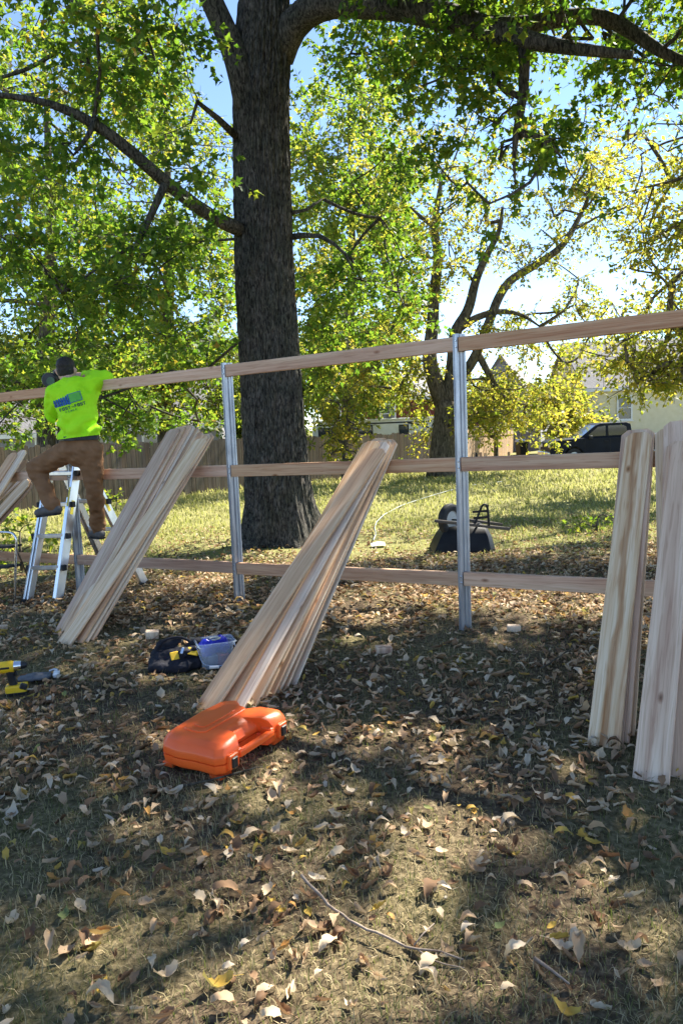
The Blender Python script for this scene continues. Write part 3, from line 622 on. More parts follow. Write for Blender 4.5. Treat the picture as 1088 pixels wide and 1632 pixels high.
# ---- the forked tree on the lawn
MY = 25.0
mt_base = at(706, 752, MY); mt_base[2] = float(H(mt_base[0], MY))
def PM(l, y=MY): return [at(u, v, y) for u, v in l]
s_ = 1 / 49.
mid_limbs = [([V3(mt_base[0], MY, mt_base[2] - .1)] + PM([(707, 735), (708, 700), (712, 665), (713, 640)]), [.62, .50, .44, .42, .40]),
    (PM([(711, 655), (697, 625), (686, 585), (684, 555), (690, 500), (694, 450), (697, 400), (692, 362), (698, 310), (705, 270)]), [.30, .28, .25, .22, .19, .17, .15, .12, .08, .04]),
    (PM([(692, 362), (672, 348), (652, 330)]), [.08, .06, .03]), (PM([(693, 350), (712, 330), (730, 318)]), [.05, .03, .02]),
    (PM([(713, 650), (719, 600), (721, 560), (726, 525), (745, 500), (755, 450), (772, 415), (795, 370), (800, 330)]), [.24, .22, .2, .19, .17, .14, .12, .08, .04]),
    (PM([(724, 530), (752, 508), (790, 495), (830, 500), (860, 520)]), [.14, .12, .10, .06, .03]),
    (PM([(722, 612), (745, 588), (760, 565), (772, 530), (790, 480), (812, 446), (850, 425), (893, 395), (915, 360), (935, 325), (942, 280)]), [.17, .17, .16, .15, .145, .14, .125, .11, .085, .05, .03]),
    (PM([(760, 560), (776, 590), (788, 618), (806, 640), (840, 645)]), [.12, .11, .09, .06, .03]),
    (PM([(782, 605), (760, 603), (735, 608)]), [.05, .04, .02]), (PM([(784, 612), (786, 650), (790, 690)]), [.05, .035, .015]),
    (PM([(893, 395), (880, 380), (860, 365)]), [.05, .03, .015]), (PM([(930, 335), (960, 300), (968, 270)]), [.04, .025, .012]), (PM([(755, 450), (740, 420), (700, 430)]), [.05, .03, .015])]
cen = []; rad = []
for u, v, su, sv, n in ((770, 630, 45, 32, 26), (660, 590, 45, 40, 10), (640, 480, 40, 70, 16), (700, 300, 70, 60, 20), (800, 330, 70, 60, 12), (860, 480, 60, 50, 16), (930, 430, 45, 60, 10), (960, 300, 50, 60, 10), (880, 250, 60, 50, 10), (600, 610, 40, 22, 6), (790, 660, 40, 16, 6), (650, 380, 40, 60, 12), (720, 430, 60, 50, 6)):
    for _ in range(n): cen.append(at(rng.normal(u, su), rng.normal(v, sv), rng.uniform(22.5, 28))); rad.append(rng.uniform(.5, .95))
build_tree('forked_lawn_tree', 'forked tree with thin yellow green leaves standing on the lawn before the picket fence', mt_base, mid_limbs, cen, rad, 115, .13, 'leaf_yellow', 'bark_far', LEAF_OVAL, wob=.02, tw=.010, rmin=.014)

def simple_tree(name, label, px, Y, top_py, rad_px_, ctr, mat, nclump, per, leaf, group=None, bark='bark_far', trunk_r=.25, crown_boxes=None, yr=3.0, rcl=(.7, 1.2)):
    b = at(px, 740, Y); b = V3(b[0], Y, float(H(b[0], Y))); top = at(px, top_py, Y)
    limbs = [([V3(b[0], b[1], b[2] - .1), b + (top - b) * .3, b + (top - b) * .6 + V3(.2, 0, 0), top], [trunk_r * 1.2, trunk_r, trunk_r * .6, trunk_r * .15])]
    c = []; r = []
    for (u, v, su, sv, n) in crown_boxes:
        for _ in range(n):
            c.append(at(u + su * rng.uniform(-1, 1), v + sv * rng.uniform(-1, 1), Y + rng.uniform(-yr, yr))); r.append(rng.uniform(*rcl))
    return build_tree(name, label, b, limbs, c, r, per, leaf, mat, bark, LEAF_OVAL, group, tw=.012, rmin=.016, lit='lawn' if name == 'sunlit_corner_tree' else False)
simple_tree('leafy_yard_tree', 'tall green tree with yellowing leaves behind the dark fence at the ladder', 70, 24, 60, 0, None, 'leaf_mid', 0, 85, .155, trunk_r=.25, crown_boxes=[(30, 430, 150, 170, 60), (60, 180, 200, 140, 40), (60, 590, 170, 50, 44)], yr=3)
simple_tree('bushy_yard_tree', 'bushy green tree rising above the low grey house', 262, 27, 120, 0, None, 'leaf_mid', 0, 85, .155, trunk_r=.25, crown_boxes=[(260, 480, 120, 110, 62), (280, 250, 110, 130, 26), (310, 600, 80, 60, 30), (180, 630, 80, 40, 16)], yr=3)
simple_tree('broad_yard_tree', 'broad bright green tree over the red brick house and camper', 555, 38, 160, 0, None, 'leaf_mid', 0, 62, .24, trunk_r=.3, crown_boxes=[(555, 430, 90, 140, 62), (560, 230, 90, 90, 24), (560, 600, 70, 40, 22)], yr=4, rcl=(.9, 1.5))
simple_tree('sunlit_corner_tree', 'yellow green tree reaching in over the cream house and pickup', 1270, 17, -100, 0, None, 'leaf_yellow', 0, 110, .115, trunk_r=.3, crown_boxes=[(1050, 560, 100, 60, 34), (1045, 590, 45, 20, 14), (1085, 430, 100, 90, 40), (1075, 280, 90, 90, 30), (1240, 300, 120, 300, 50)], yr=2.5, rcl=(.45, .8))
simple_tree('golden_far_tree', 'rounded golden yellow tree behind the pickup and bin', 880, 46, 605, 0, None, 'leaf_yellow', 0, 75, .26, trunk_r=.2, crown_boxes=[(895, 648, 34, 26, 24), (915, 690, 30, 18, 10)], yr=3, rcl=(.8, 1.3))
simple_tree('golden_fence_tree', 'yellow leaved small tree in front of the grey gabled house', 790, 44, 610, 0, None, 'leaf_yellow', 0, 70, .20, trunk_r=.12, crown_boxes=[(790, 636, 34, 24, 20)], yr=2, rcl=(.6, 1.0))
simple_tree('yellow_shrub', 'tall yellow green shrub beside the big trunk and the camper', 545, 23, 622, 0, None, 'leaf_yellow', 0, 60, .13, trunk_r=.05, crown_boxes=[(543, 650, 32, 22, 16), (545, 690, 38, 26, 22), (552, 728, 30, 10, 8)], yr=.8, rcl=(.3, .5))
simple_tree('distant_bare_tree', 'distant thin tree in the sky gap beside the cream house roof', 925, 95, 560, 0, None, 'leaf_mid', 0, 30, .3, trunk_r=.2, crown_boxes=[(925, 610, 35, 30, 14)], yr=3, rcl=(1.2, 2.0))
for k, (px, Y, v, mt, lb) in enumerate([(20, 60, 560, 'leaf_mid', 'distant green tree over the small grey house'), (180, 64, 570, 'leaf_mid', 'distant green tree over the low grey house'), (330, 66, 560, 'leaf_mid', 'distant green tree just left of the big trunk'), (480, 68, 540, 'leaf_mid', 'distant green tree just right of the big trunk'), (640, 80, 590, 'leaf_yellow', 'distant yellow tree over the red brick house roof'), (1150, 80, 500, 'leaf_mid', 'distant tree over the cream house')]):
    simple_tree('distant_tree', lb, px, Y, v, 0, None, mt, 0, 60, .34, group='trees behind the houses', trunk_r=.3, crown_boxes=[(px, v + 70, 95, 65, 34)], yr=4, rcl=(1.6, 2.6))
# low plants along the dark fence
def shrub(px, py, Y, r, h, lb, mat='leaf_mid', n=7, leaf=.09):
    b = at(px, py, Y); b = V3(b[0], Y, float(H(b[0], Y))); c = [b + V3(rng.uniform(-r, r), rng.uniform(-r, r) * .6, rng.uniform(.25, 1) * h) for _ in range(n)]
    build_tree('leafy_shrub', lb, b, [([b - V3(0, 0, .05), b + V3(0, 0, h * .4), b + V3(.02, 0, h * .7)], [.02, .016, .008])], c, [rng.uniform(.2, .32) for _ in c], 110, leaf, mat, 'bark_far', LEAF_OVAL, 'low shrubs along the dark fence', tw=.004, rmin=.005, cat='shrub')
shrub(30, 850, 9.5, .5, .7, 'leafy green shrub behind the ladder and step stool', n=9)
shrub(-60, 850, 10.5, .6, .8, 'leafy green shrub at the end of the leaning boards')
shrub(185, 800, 16.5, .5, .45, 'low dark shrub behind the boots of the worker'); shrub(640, 752, 29, .5, .4, 'small low shrub at the foot of the picket fence')
shrub(950, 885, 10.5, .5, .28, 'low dark green weeds growing on the lawn behind the pale board', n=8, leaf=.06)

# ================================================================== the new fence: galvanised posts, three rows of rails
P2 = V3(0.785, 4.90); FE = V3(-0.836, 0.549); FE /= np.linalg.norm(FE); FN = V3(-FE[1], FE[0]) * -1      # FE runs left along the fence
if FN[1] < 0: FN = -FN
SPAN = 1.915
E3 = V3(FE[0], FE[1], 0); N3 = V3(FN[0], FN[1], 0)
def fpt(s, n=0.0, z=0.0): q = P2 + FE * s + FN * n; return V3(q[0], q[1], z)
def fdepth_at_px(px):
    lo, hi = -6., 12.
    for _ in range(50):
        m_2 = (lo + hi) / 2
        if proj(fpt(m_2, 0, 1.0))[0] > px: lo = m_2
        else: hi = m_2
    return lo
def zpix(s, py):                                   # height of pixel row py above the fence line at s
    lo, hi = -1., 4.
    for _ in range(40):
        m_2 = (lo + hi) / 2
        if proj(fpt(s, -.03, m_2))[1] > py: lo = m_2
        else: hi = m_2
    return lo
post_s = [-SPAN, 0., SPAN, 2 * SPAN, 3 * SPAN]
fence = empty('fence_frame', fpt(0, 0, float(H(*P2))), 'unfinished fence frame of galvanised posts and bare cedar rails', 'fence')
fb = np.array(fence.location)
row = {'top': (635.5, -.1190), 'mid': (760.5, -.0275), 'bottom': (886.5, .0500)}
rz = {k: [] for k in row}
for s in post_s:
    px = proj(fpt(s, -.03, 1.0))[0]
    for k, (a, b) in row.items(): rz[k].append(zpix(s, a + b * px))
def post_mesh(h0, h1):
    t = .0028
    poly = [(-.038, -.047), (-.036, -.040), (-.018, -.043), (-.016, -.047), (-.004, -.047), (-.001, -.044), (-.001, -.004), (.012, -.001), (.018, .004), (.024, -.001), (.038, -.001), (.040, .010)]
    P_ = np.array(poly) * V3(.76, 1.0); T = np.gradient(P_, axis=0); Nn = np.stack([-T[:, 1], T[:, 0]], 1); Nn /= np.linalg.norm(Nn, axis=1)[:, None]
    full = list(map(tuple, P_)) + list(map(tuple, (P_ + Nn * t)[::-1]))
    return MB().prism(full, h0, h1)
pm = np.stack([V3(-FE[0], -FE[1], 0), N3, V3(0, 0, 1)], 1)       # local x runs right along the fence, y away from the camera
for i, s in enumerate(post_s):
    z0 = float(H(*fpt(s)[:2])) - .15; z1 = rz['top'][i] + .062
    m = post_mesh(z0, z1); v = np.array(m.v) @ pm.T + fpt(s) - fb; m.v = [tuple(q) for q in v]
    po = m.build('post', 'galvanised', fence, smooth=True)
    for k in row:                                   # screws through the flange
        for dz in (-.02, .02):
            c = fpt(s, -.050, rz[k][i] + dz) + V3(-FE[0], -FE[1], 0) * -.010 - fb
            MB().lathe([(.006, -.002), (.006, .002), (.003, .004)], c, 'Z', 8, np.stack([pm[:, 0], pm[:, 2], -pm[:, 1]], 1)).build('screw', 'chrome', po)
for k in row:
    for i in range(len(post_s) - 1):
        sA = post_s[i] + .0015 + 0.0; sB = post_s[i + 1] - .0415      # right end starts past this post's front flange
        sA = post_s[i] + .032; sB = post_s[i + 1] - .003
        A = fpt(sA, -.0215, rz[k][i]); B = fpt(sB, -.0215, rz[k][i + 1] + random.uniform(-.004, .004)); d = B - A; Ln = np.linalg.norm(d)
        ax = d / Ln; uz = V3(0, 0, 1) - ax * ax[2]; uz /= np.linalg.norm(uz); vv = np.cross(ax, uz)
        me = MB().box((0, 0, Ln / 2), (.089, .038, Ln)).mesh('rail', bevel=.003)
        o = link('rail', me, 'rail_wood', fence)
        o.matrix_local = Matrix([[uz[0], vv[0], ax[0], (A - fb)[0]], [uz[1], vv[1], ax[1], (A - fb)[1]], [uz[2], vv[2], ax[2], (A - fb)[2]], [0, 0, 0, 1]])

# ================================================================== loose pickets leaning on the fence
def rail_top(s, k='mid'): return float(np.interp(s, post_s, rz[k])) + .045
def board_mesh(L, wd=.139, th=.0165, c=.034):
    hw = wd / 2; nseg = 10; bow = random.uniform(-.012, .012); bow2 = random.uniform(-.006, .006)
    zs = list(np.linspace(0, L - c, nseg)) + [L]; m = MB(); P_ = []
    for z in zs:
        x = hw if z < L else hw - c
        by = bow * math.sin(math.pi * z / L); bx = bow2 * math.sin(math.pi * z / L)
        P_ += [(-x + bx, -th / 2 + by, z), (x + bx, -th / 2 + by, z), (x + bx, th / 2 + by, z), (-x + bx, th / 2 + by, z)]
    n = len(zs); fs = [(3, 2, 1, 0), tuple((n - 1) * 4 + k for k in range(4))] + [(i * 4 + k, i * 4 + (k + 1) % 4, i * 4 + 4 + (k + 1) % 4, i * 4 + 4 + k) for i in range(n - 1) for k in range(4)]
    return m.add(P_, fs).mesh('cedar_picket', bevel=.0016)
def board(base_px, top_px, layer, label, group, mat='cedar', twist=0.0):
    B = ground(*base_px); B = B + V3(0, 0, -.004)
    def ndist(Y):
        T = at(*top_px, Y); d = T - B
        # where along the board is the rail top edge?
        lo, hi = 0., 1.2
        for _ in range(30):
            m_2 = (lo + hi) / 2; q = B + d * m_2; s = (q[:2] - P2) @ FE
            if q[2] < rail_top(s): lo = m_2
            else: hi = m_2
        q = B + d * lo; return (q[:2] - P2) @ FN, T
    lo, hi = B[1] + .05, B[1] + 4
    tgt = -.052 - layer * .0175
    for _ in range(40):
        m_2 = (lo + hi) / 2
        if ndist(m_2)[0] < tgt: lo = m_2
        else: hi = m_2
    T = ndist(lo)[1]; d = T - B; L = np.linalg.norm(d); ax = d / L
    wv = -E3 - ax * (-E3 @ ax); wv /= np.linalg.norm(wv)
    if twist:
        nv = np.cross(ax, wv); wv = wv * math.cos(twist) + nv * math.sin(twist)
    yv = np.cross(ax, wv)
    o = link('cedar_picket', board_mesh(L), mat)
    o.matrix_world = Matrix([[wv[0], yv[0], ax[0], B[0]], [wv[1], yv[1], ax[1], B[1]], [wv[2], yv[2], ax[2], B[2]], [0, 0, 0, 1]])
    tag(o, label, 'board', group); BOARDS.append((label[:40], round(L, 2))); return o
BOARDS = []
ORD = ['first', 'second', 'third', 'fourth', 'fifth', 'sixth', 'seventh', 'eighth', 'ninth', 'tenth']
G = 'loose cedar pickets leaning on the fence'
# fan of boards behind the orange case
fan = [((326, 1131), (603, 716), 8, 'pinkish cedar picket lying on top of the fanned bundle above the orange case', 'cedar'),
       ((352, 1126), (594, 704), 7, None, 'cedar'), ((372, 1127), (609, 706), 6, None, 'cedar_pale'), ((392, 1121), (611, 703), 5, None, 'cedar_pale'), ((405, 1113), (613, 704), 4, None, 'cedar'),
       ((418, 1108), (606, 699), 3, None, 'cedar'), ((428, 1104), (616, 703), 2, None, 'cedar_pale'), ((440, 1097), (619, 701), 1, None, 'cedar'), ((455, 1089), (621, 702), 0, 'pale cedar picket at the steep back edge of the fanned bundle behind the orange case', 'cedar_pale')]
for k, (b, t, ly, lb, mt) in enumerate(fan): board(b, t, ly, lb or '%s picket down from the top one in the fanned bundle behind the orange case' % ORD[k], G, mt, random.uniform(-.03, .03))
lst = [((102, 1027), (322, 700), 8, 'pale knotty cedar picket lying on top of the bundle beside the ladder', 'cedar_pale'), ((120, 1024), (324, 694), 7, None, 'cedar'), ((128, 1022), (328, 693), 6, None, 'cedar_pale'), ((138, 1019), (333, 692), 4, 'cedar picket at the right edge of the bundle beside the ladder', 'cedar'),
       ((97, 1011), (279, 684), 5, 'pinkish cedar picket at the left edge of the bundle beside the ladder', 'cedar'), ((104, 1013), (288, 681), 4, None, 'cedar_pale'), ((112, 1014), (298, 679), 3, None, 'cedar'), ((120, 1012), (304, 680), 2, None, 'cedar_pale'), ((128, 1010), (311, 683), 1, None, 'cedar'), ((134, 1006), (318, 690), 0, None, 'cedar')]
for k, (b, t, ly, lb, mt) in enumerate(lst): board(b, t, ly, lb or ('%s picket under the pale knotty one in the bundle beside the ladder' % ORD[k - 1] if k < 4 else '%s picket in from the pinkish left edge of the bundle beside the ladder' % ORD[k - 5]), G, mt, random.uniform(-.03, .03))
fl = [((-150, 985), (24, 722), 4, None, 'cedar'), ((-128, 983), (38, 718), 3, None, 'cedar_pale'), ((-165, 960), (46, 736), 5, 'pale cedar picket crossing on top of the bundle behind the step stool', 'cedar_pale'), ((-175, 940), (40, 756), 6, None, 'cedar'), ((-150, 975), (46, 766), 2, None, 'cedar_pale'), ((-130, 970), (50, 768), 1, None, 'cedar'), ((-115, 975), (34, 724), 0, None, 'cedar')]
for b, t, ly, lb, mt in fl: board(b, t, ly, lb or '%s picket counted from the fence in the bundle behind the step stool' % ORD[ly], G, mt, random.uniform(-.05, .05))
ra = [((961, 1191), (1018, 690), 3, 'pale bleached cedar picket with a brown heart streak leaning upright', 'cedar_streak'), ((966, 1186), (1011, 686), 2, 'cedar picket directly behind the pale bleached picket, showing at its other edge', 'cedar'), ((976, 1181), (1021, 686), 1, 'cedar picket just behind the pale bleached picket', 'cedar'), ((985, 1170), (1022, 685), 0, 'rearmost cedar picket of the stack behind the pale bleached picket', 'cedar_pale')]
for b, t, ly, lb, mt in ra: board(b, t, ly, lb, G, mt, random.uniform(-.02, .02))
rb = [((1036, 1246), (1092, 704), 3, 'broad pink grained cedar picket leaning beside the bleached picket', 'cedar'), ((1068, 1236), (1084, 704), 2, 'cedar picket behind the broad pink grained picket', 'cedar'), ((1082, 1240), (1078, 672), 1, 'tallest cedar picket, rising above the others beside the pink grained picket', 'cedar'), ((1078, 1205), (1064, 684), 0, 'greyish cedar picket standing behind the broad pink grained picket', 'cedar_pale'), ((1105, 1236), (1112, 690), 1, 'cedar picket on the far side of the tallest picket', 'cedar')]
for b, t, ly, lb, mt in rb: board(b, t, ly, lb, G, mt, random.uniform(-.02, .02))
print('BOARDS', [b[1] for b in BOARDS])

# ================================================================== ladder straddling the rail
noise_mat('rubber', (0.012, 0.012, 0.013), (0.03, 0.03, 0.032), 20, .7, 0, .1)
noise_mat('label_yellow', (0.75, 0.62, 0.05), (0.85, 0.72, 0.08), 8, .5, 0, 0)
LS = 2 * SPAN - .12                      # position along the fence
LS = fdepth_at_px(109)
lad = empty('folding_ladder', fpt(LS, 0, float(H(*fpt(LS)[:2]))), 'aluminium multi position ladder straddling the fence rail under the worker', 'ladder')
lb0 = np.array(lad.location); APX = rail_top(LS) + .10
def L3(u, n, z): return fpt(LS - u, n, z) - lb0          # u to the right along the fence
feet = {}
for sec, nf, wide in (('front', -.36, .225), ('rear', .62, .235)):
    for sg in (-1, 1):
        g = fpt(LS - sg * wide, nf); zf = float(H(g[0], g[1])); top = L3(sg * .185, .02 + (.03 if sec == 'rear' else -.03), APX); ft = L3(sg * wide, nf, zf + .02)
        so = sg * V3(-FE[0], -FE[1], 0)
        rl = MB(); rl.beam(ft, top, .085, .026, N3); rl.build('rail', 'aluminium', lad, bevel=.004)
        # inner telescoping channel
        a = ft + (top - ft) * .0; b2 = ft + (top - ft) * .72
        MB().beam(a - so * .034, b2 - so * .034, .062, .022, N3).build('inner_rail', 'aluminium', lad, bevel=.003)
        MB().box(ft + V3(0, 0, -.015), (.06, .1, .045), rotm(0, 0, math.atan2(-FE[1], -FE[0]))).build('foot', 'rubber', lad, bevel=.006)
        for t_ in (.42, .60): MB().beam(ft + (top - ft) * t_ + so * .014 - N3 * .0, ft + (top - ft) * (t_ + .1) + so * .014, .03, .004, N3).build('sticker', 'label_yellow', lad) if sg > 0 and t_ > .5 else None
        if sec == 'front' and sg > 0: MB().beam(ft + (top - ft) * .66 - N3 * .044, ft + (top - ft) * .80 - N3 * .044, .022, .003, so).build('sticker', 'label_yellow', lad)
        if sec == 'rear' and sg > 0: MB().beam(ft + (top - ft) * .66 - N3 * .044, ft + (top - ft) * .80 - N3 * .044, .022, .003, so).build('sticker', 'label_yellow', lad)
        feet[sec, sg] = (ft, top)
    for k in range(1, 5):
        t_ = k / 4.45; A = feet[sec, -1][0] * (1 - t_) + feet[sec, -1][1] * t_; B = feet[sec, 1][0] * (1 - t_) + feet[sec, 1][1] * t_
        dn = -.02 if sec == 'front' else .02
        rg = MB().beam(A + N3 * dn, B + N3 * dn, .038, .028, V3(0, 0, 1)).build('rung', 'aluminium', lad, bevel=.005)
        for q, sg in ((A, -1), (B, 1)):
            c = q + sg * V3(-FE[0], -FE[1], 0) * .034 + N3 * dn
            MB().beam(c - sg * V3(-FE[0], -FE[1], 0) * .012, c + sg * V3(-FE[0], -FE[1], 0) * .022, .05, .045).build('lock_tab', 'rubber', rg, bevel=.006)
for sg in (-1, 1):
    c = L3(sg * .185, .02, APX)
    MX = np.stack([N3, V3(0, 0, 1), sg * V3(-FE[0], -FE[1], 0)], 1)
    hg = MB().lathe([(.05, -.03), (.056, -.02), (.056, .024), (.046, .032), (.022, .034), (.022, .05), (.016, .055)], c, 'Z', 24, MX).build('hinge', 'aluminium', lad, smooth=True)
    MB().lathe([(.018, .05), (.018, .066), (.012, .07)], c, 'Z', 14, MX).build('lock_knob', 'rubber', hg, smooth=True)

# ================================================================== folding step stool at the edge
st0 = ground(18, 962); stool = empty('step_stool', st0, 'small folding step stool with bright tubular frame left of the ladder', 'step stool')
def SP(px, py, Y): return at(px, py, Y) - st0
yS = st0[1]
fr = [SP(24, 960, yS), SP(25, 900, yS), SP(27, 858, yS), SP(22, 849, yS), SP(5, 848, yS + .08), SP(-30, 848, yS + .22), SP(-36, 853, yS + .24), SP(-38, 950, yS + .24)]
MB().tube(densify(fr, [.011] * len(fr), .03)[0], .0115, 10).build('front_frame', 'chrome', stool, smooth=True)
for a, b in (((26, 872), (50, 932)), ((-33, 868), (-12, 930))):
    MB().tube([SP(*a, yS + (.02 if a[0] > 0 else .24)), SP(*b, yS + (.36 if a[0] > 0 else .58))], .009, 8).build('rear_leg', 'chrome', stool, smooth=True)
MB().beam(SP(-37, 905, yS + .24), SP(24, 902, yS), .02, .16).build('step', 'rubber', stool, bevel=.005)
MB().beam(SP(-34, 872, yS + .30), SP(27, 870, yS + .08), .02, .14).build('step', 'rubber', stool, bevel=.005)
for a, d_ in ((SP(24, 961, yS), 0), (SP(-38, 951, yS + .24), 1)): MB().lathe([(.016, -.012), (.016, .03), (.012, .034)], a, 'Z', 12).build('foot', 'rubber', stool)

# ================================================================== the worker
noise_mat('shirt', (0.40, 0.84, 0.012), (0.46, 0.90, 0.018), 6, .75, 0, .15, bscale=120, spec=.2)
noise_mat('trousers', (0.19, 0.098, 0.047), (0.26, 0.14, 0.07), 10, .9, 0, .2, bscale=200, spec=.15)
noise_mat('skin', (0.50, 0.30, 0.22), (0.58, 0.36, 0.27), 10, .5, 0, .05)
noise_mat('hair', (0.010, 0.007, 0.005), (0.03, 0.02, 0.013), 60, .6, 0, .6, bscale=180)
noise_mat('boot', (0.075, 0.07, 0.068), (0.13, 0.12, 0.112), 14, .75, 0, .2)
noise_mat('belt', (0.015, 0.013, 0.012), (0.03, 0.026, 0.022), 14, .5, 0, .1)
noise_mat('tool_black', (0.012, 0.012, 0.014), (0.03, 0.03, 0.033), 14, .45, 0, .05)
noise_mat('tool_green', (0.04, 0.09, 0.05), (0.06, 0.13, 0.07), 14, .45, 0, .05)
noise_mat('print_blue', (0.01, 0.07, 0.26), (0.015, 0.10, 0.34), 14, .6, 0, 0)
noise_mat('print_dark', (0.012, 0.06, 0.05), (0.02, 0.08, 0.07), 14, .6, 0, 0)
noise_mat('print_faint', (0.10, 0.30, 0.04), (0.14, 0.36, 0.05), 14, .6, 0, 0)
noise_mat('print_green', (0.10, 0.42, 0.05), (0.14, 0.48, 0.06), 14, .6, 0, 0)
def remeshed(chains, voxel, smooth_it=6):
    """union of tapered round chains -> one continuous skin. chain: list of (point, rx[, ry, side])"""
    bm = bmesh.new()
    for ch in chains:
        for (a, b) in zip(ch[:-1], ch[1:]):
            pa, pb = np.asarray(a[0]), np.asarray(b[0]); L = np.linalg.norm(pb - pa); ra, rb = a[1], b[1]
            n = max(2, int(L / (min(ra, rb) * .3)) + 1)
            ax = unit(pb - pa)
            for t in np.linspace(0, 1, n):
                c = pa + (pb - pa) * t; r = ra + (rb - ra) * t
                if len(a) > 2:
                    ry = a[2] + (b[2] - a[2]) * t; sd_ = np.asarray(a[3]); sd_ = unit(sd_ - ax * (sd_ @ ax)); f_ = np.cross(ax, sd_); h = min(r, ry)
                    M = np.stack([sd_ * r, f_ * ry, ax * h], 1)
                else: M = np.eye(3) * r
                mt = Matrix([[*M[0], c[0]], [*M[1], c[1]], [*M[2], c[2]], [0, 0, 0, 1]])
                bmesh.ops.create_icosphere(bm, subdivisions=2, radius=1.0, matrix=mt)
    me = bpy.data.meshes.new('tmp'); bm.to_mesh(me); bm.free()
    o = bpy.data.objects.new('tmp', me); COL.objects.link(o)
    r = o.modifiers.new('r', 'REMESH'); r.mode = 'VOXEL'; r.voxel_size = voxel
    if smooth_it:
        s = o.modifiers.new('s', 'SMOOTH'); s.factor = .5; s.iterations = smooth_it
    dg = bpy.context.evaluated_depsgraph_get(); out = bpy.data.meshes.new_from_object(o.evaluated_get(dg))
    bpy.data.objects.remove(o); bpy.data.meshes.remove(me)
    out.polygons.foreach_set('use_smooth', np.ones(len(out.polygons), bool)); return out
def displace(me, fn):
    n = len(me.vertices); co = np.zeros(n * 3, np.float32); me.vertices.foreach_get('co', co); co = co.reshape(-1, 3)
    no = np.zeros(n * 3, np.float32); me.vertex_normals.foreach_get('vector', no); no = no.reshape(-1, 3)
    co2 = co + no * fn(co)[:, None]; me.vertices.foreach_set('co', co2.astype(np.float32).ravel()); me.update(); return me
MYD = 6.56
w0 = at(128, 835, 6.62); person = empty('person', w0, 'worker in bright green shirt and brown trousers on the ladder nailing the top rail', 'person')
def W(px, py, Y): return at(px, py, Y) - w0
SX = V3(1, 0, 0)
pel = W(129, 712, 6.60); bel = W(127, 694, 6.58); wst = W(124, 672, 6.58); chs = W(121, 640, 6.62); shc = W(116, 618, 6.66); nck = W(108, 607, 6.70); hd = W(106, 592, 6.74)
rsh = W(147, 612, 6.68); rel = W(167, 599, 6.78); rwr = W(134, 598, 7.02); rha = W(117, 601, 7.05)
lsh = W(88, 628, 6.62); lel = W(84, 661, 6.72); lwr = W(88, 636, 6.95); lha = W(90, 622, 7.02)
lhip = W(115, 716, 6.60); lkn = W(57, 746, 6.72); lan = W(84, 806, 6.62)
rhip = W(144, 716, 6.60); rkn = W(151, 782, 6.62); ran = W(157, 842, 6.86)
def hand(wr, ha, spread, curl):
    d = unit(ha - wr); sd_ = unit(np.cross(d, curl)); ch = [[(wr, .028), (wr + (ha - wr) * .5, .036), (ha, .040)]]
    for k, ln in zip((-1.5, -.5, .5, 1.5), (.072, .085, .08, .062)):
        a = ha + sd_ * k * .021 + d * .012; b = a + d * ln * .5 + curl * .012; c = b + d * ln * .15 + curl * ln * .45; ch.append([(a, .0105), (b, .0098), (c, .0085)])
    a = ha - sd_ * .03 - d * .02; b = a - sd_ * .025 + d * .03 + curl * .012; c = b + d * .022 + curl * .02; ch.append([(a, .013), (b, .0115), (c, .0095)]); return ch
body_ch = [[(pel, .15, .105, SX), (bel, .14, .10, SX), (wst, .135, .095, SX), (chs, .16, .105, SX), (shc, .15, .085, SX)], [(shc, .06), (nck, .055), (hd - V3(0, 0, .02), .06)],
    [(hd + V3(0, 0, -.03), .070, .085, SX), (hd + V3(0, 0, .045), .076, .093, SX)],
    [(hd + V3(-.01, .085, -.025), .02), (hd + V3(-.015, .112, -.035), .012)], [(hd + V3(0, .06, -.075), .045), (hd + V3(0, .075, -.09), .03)],
    [(hd + V3(.078, .0, -.02), .010), (hd + V3(.084, -.008, .012), .016)], [(hd + V3(-.078, .0, -.02), .010), (hd + V3(-.084, -.008, .012), .016)],
    [(shc, .06), (rsh, .062), (rel, .046), (rwr, .03)], [(shc, .06), (lsh, .062), (lel, .046), (lwr, .03)],
    [(pel, .10), (lhip, .085), (lkn, .058), (lan, .042)], [(pel, .10), (rhip, .085), (rkn, .058), (ran, .042)]] + hand(rwr, rha, 1, V3(-.3, .3, -.9)) + hand(lwr, lha, 1, V3(0, .95, .2))
link('body', remeshed(body_ch, .0085, 4), 'skin', person)
# hair: close cropped cap
hr = remeshed([[(hd + V3(0, -.008, .052), .079, .096, SX), (hd + V3(0, -.006, .012), .0785, .094, SX), (hd + V3(0, -.028, -.008), .066, .068, SX)]], .008, 2)
bmh = bmesh.new(); bmh.from_mesh(hr)
bmesh.ops.bisect_plane(bmh, geom=bmh.verts[:] + bmh.edges[:] + bmh.faces[:], plane_co=Vector(tuple(hd + V3(0, .045, .02))), plane_no=Vector((0, .86, -.5)), clear_outer=True); bmh.to_mesh(hr); bmh.free()
displace(hr, lambda c: .003 * np.array([mnoise.noise((float(p[0]) * 90, float(p[1]) * 90, float(p[2]) * 90)) for p in c]))
link('hair', hr, 'hair', person)
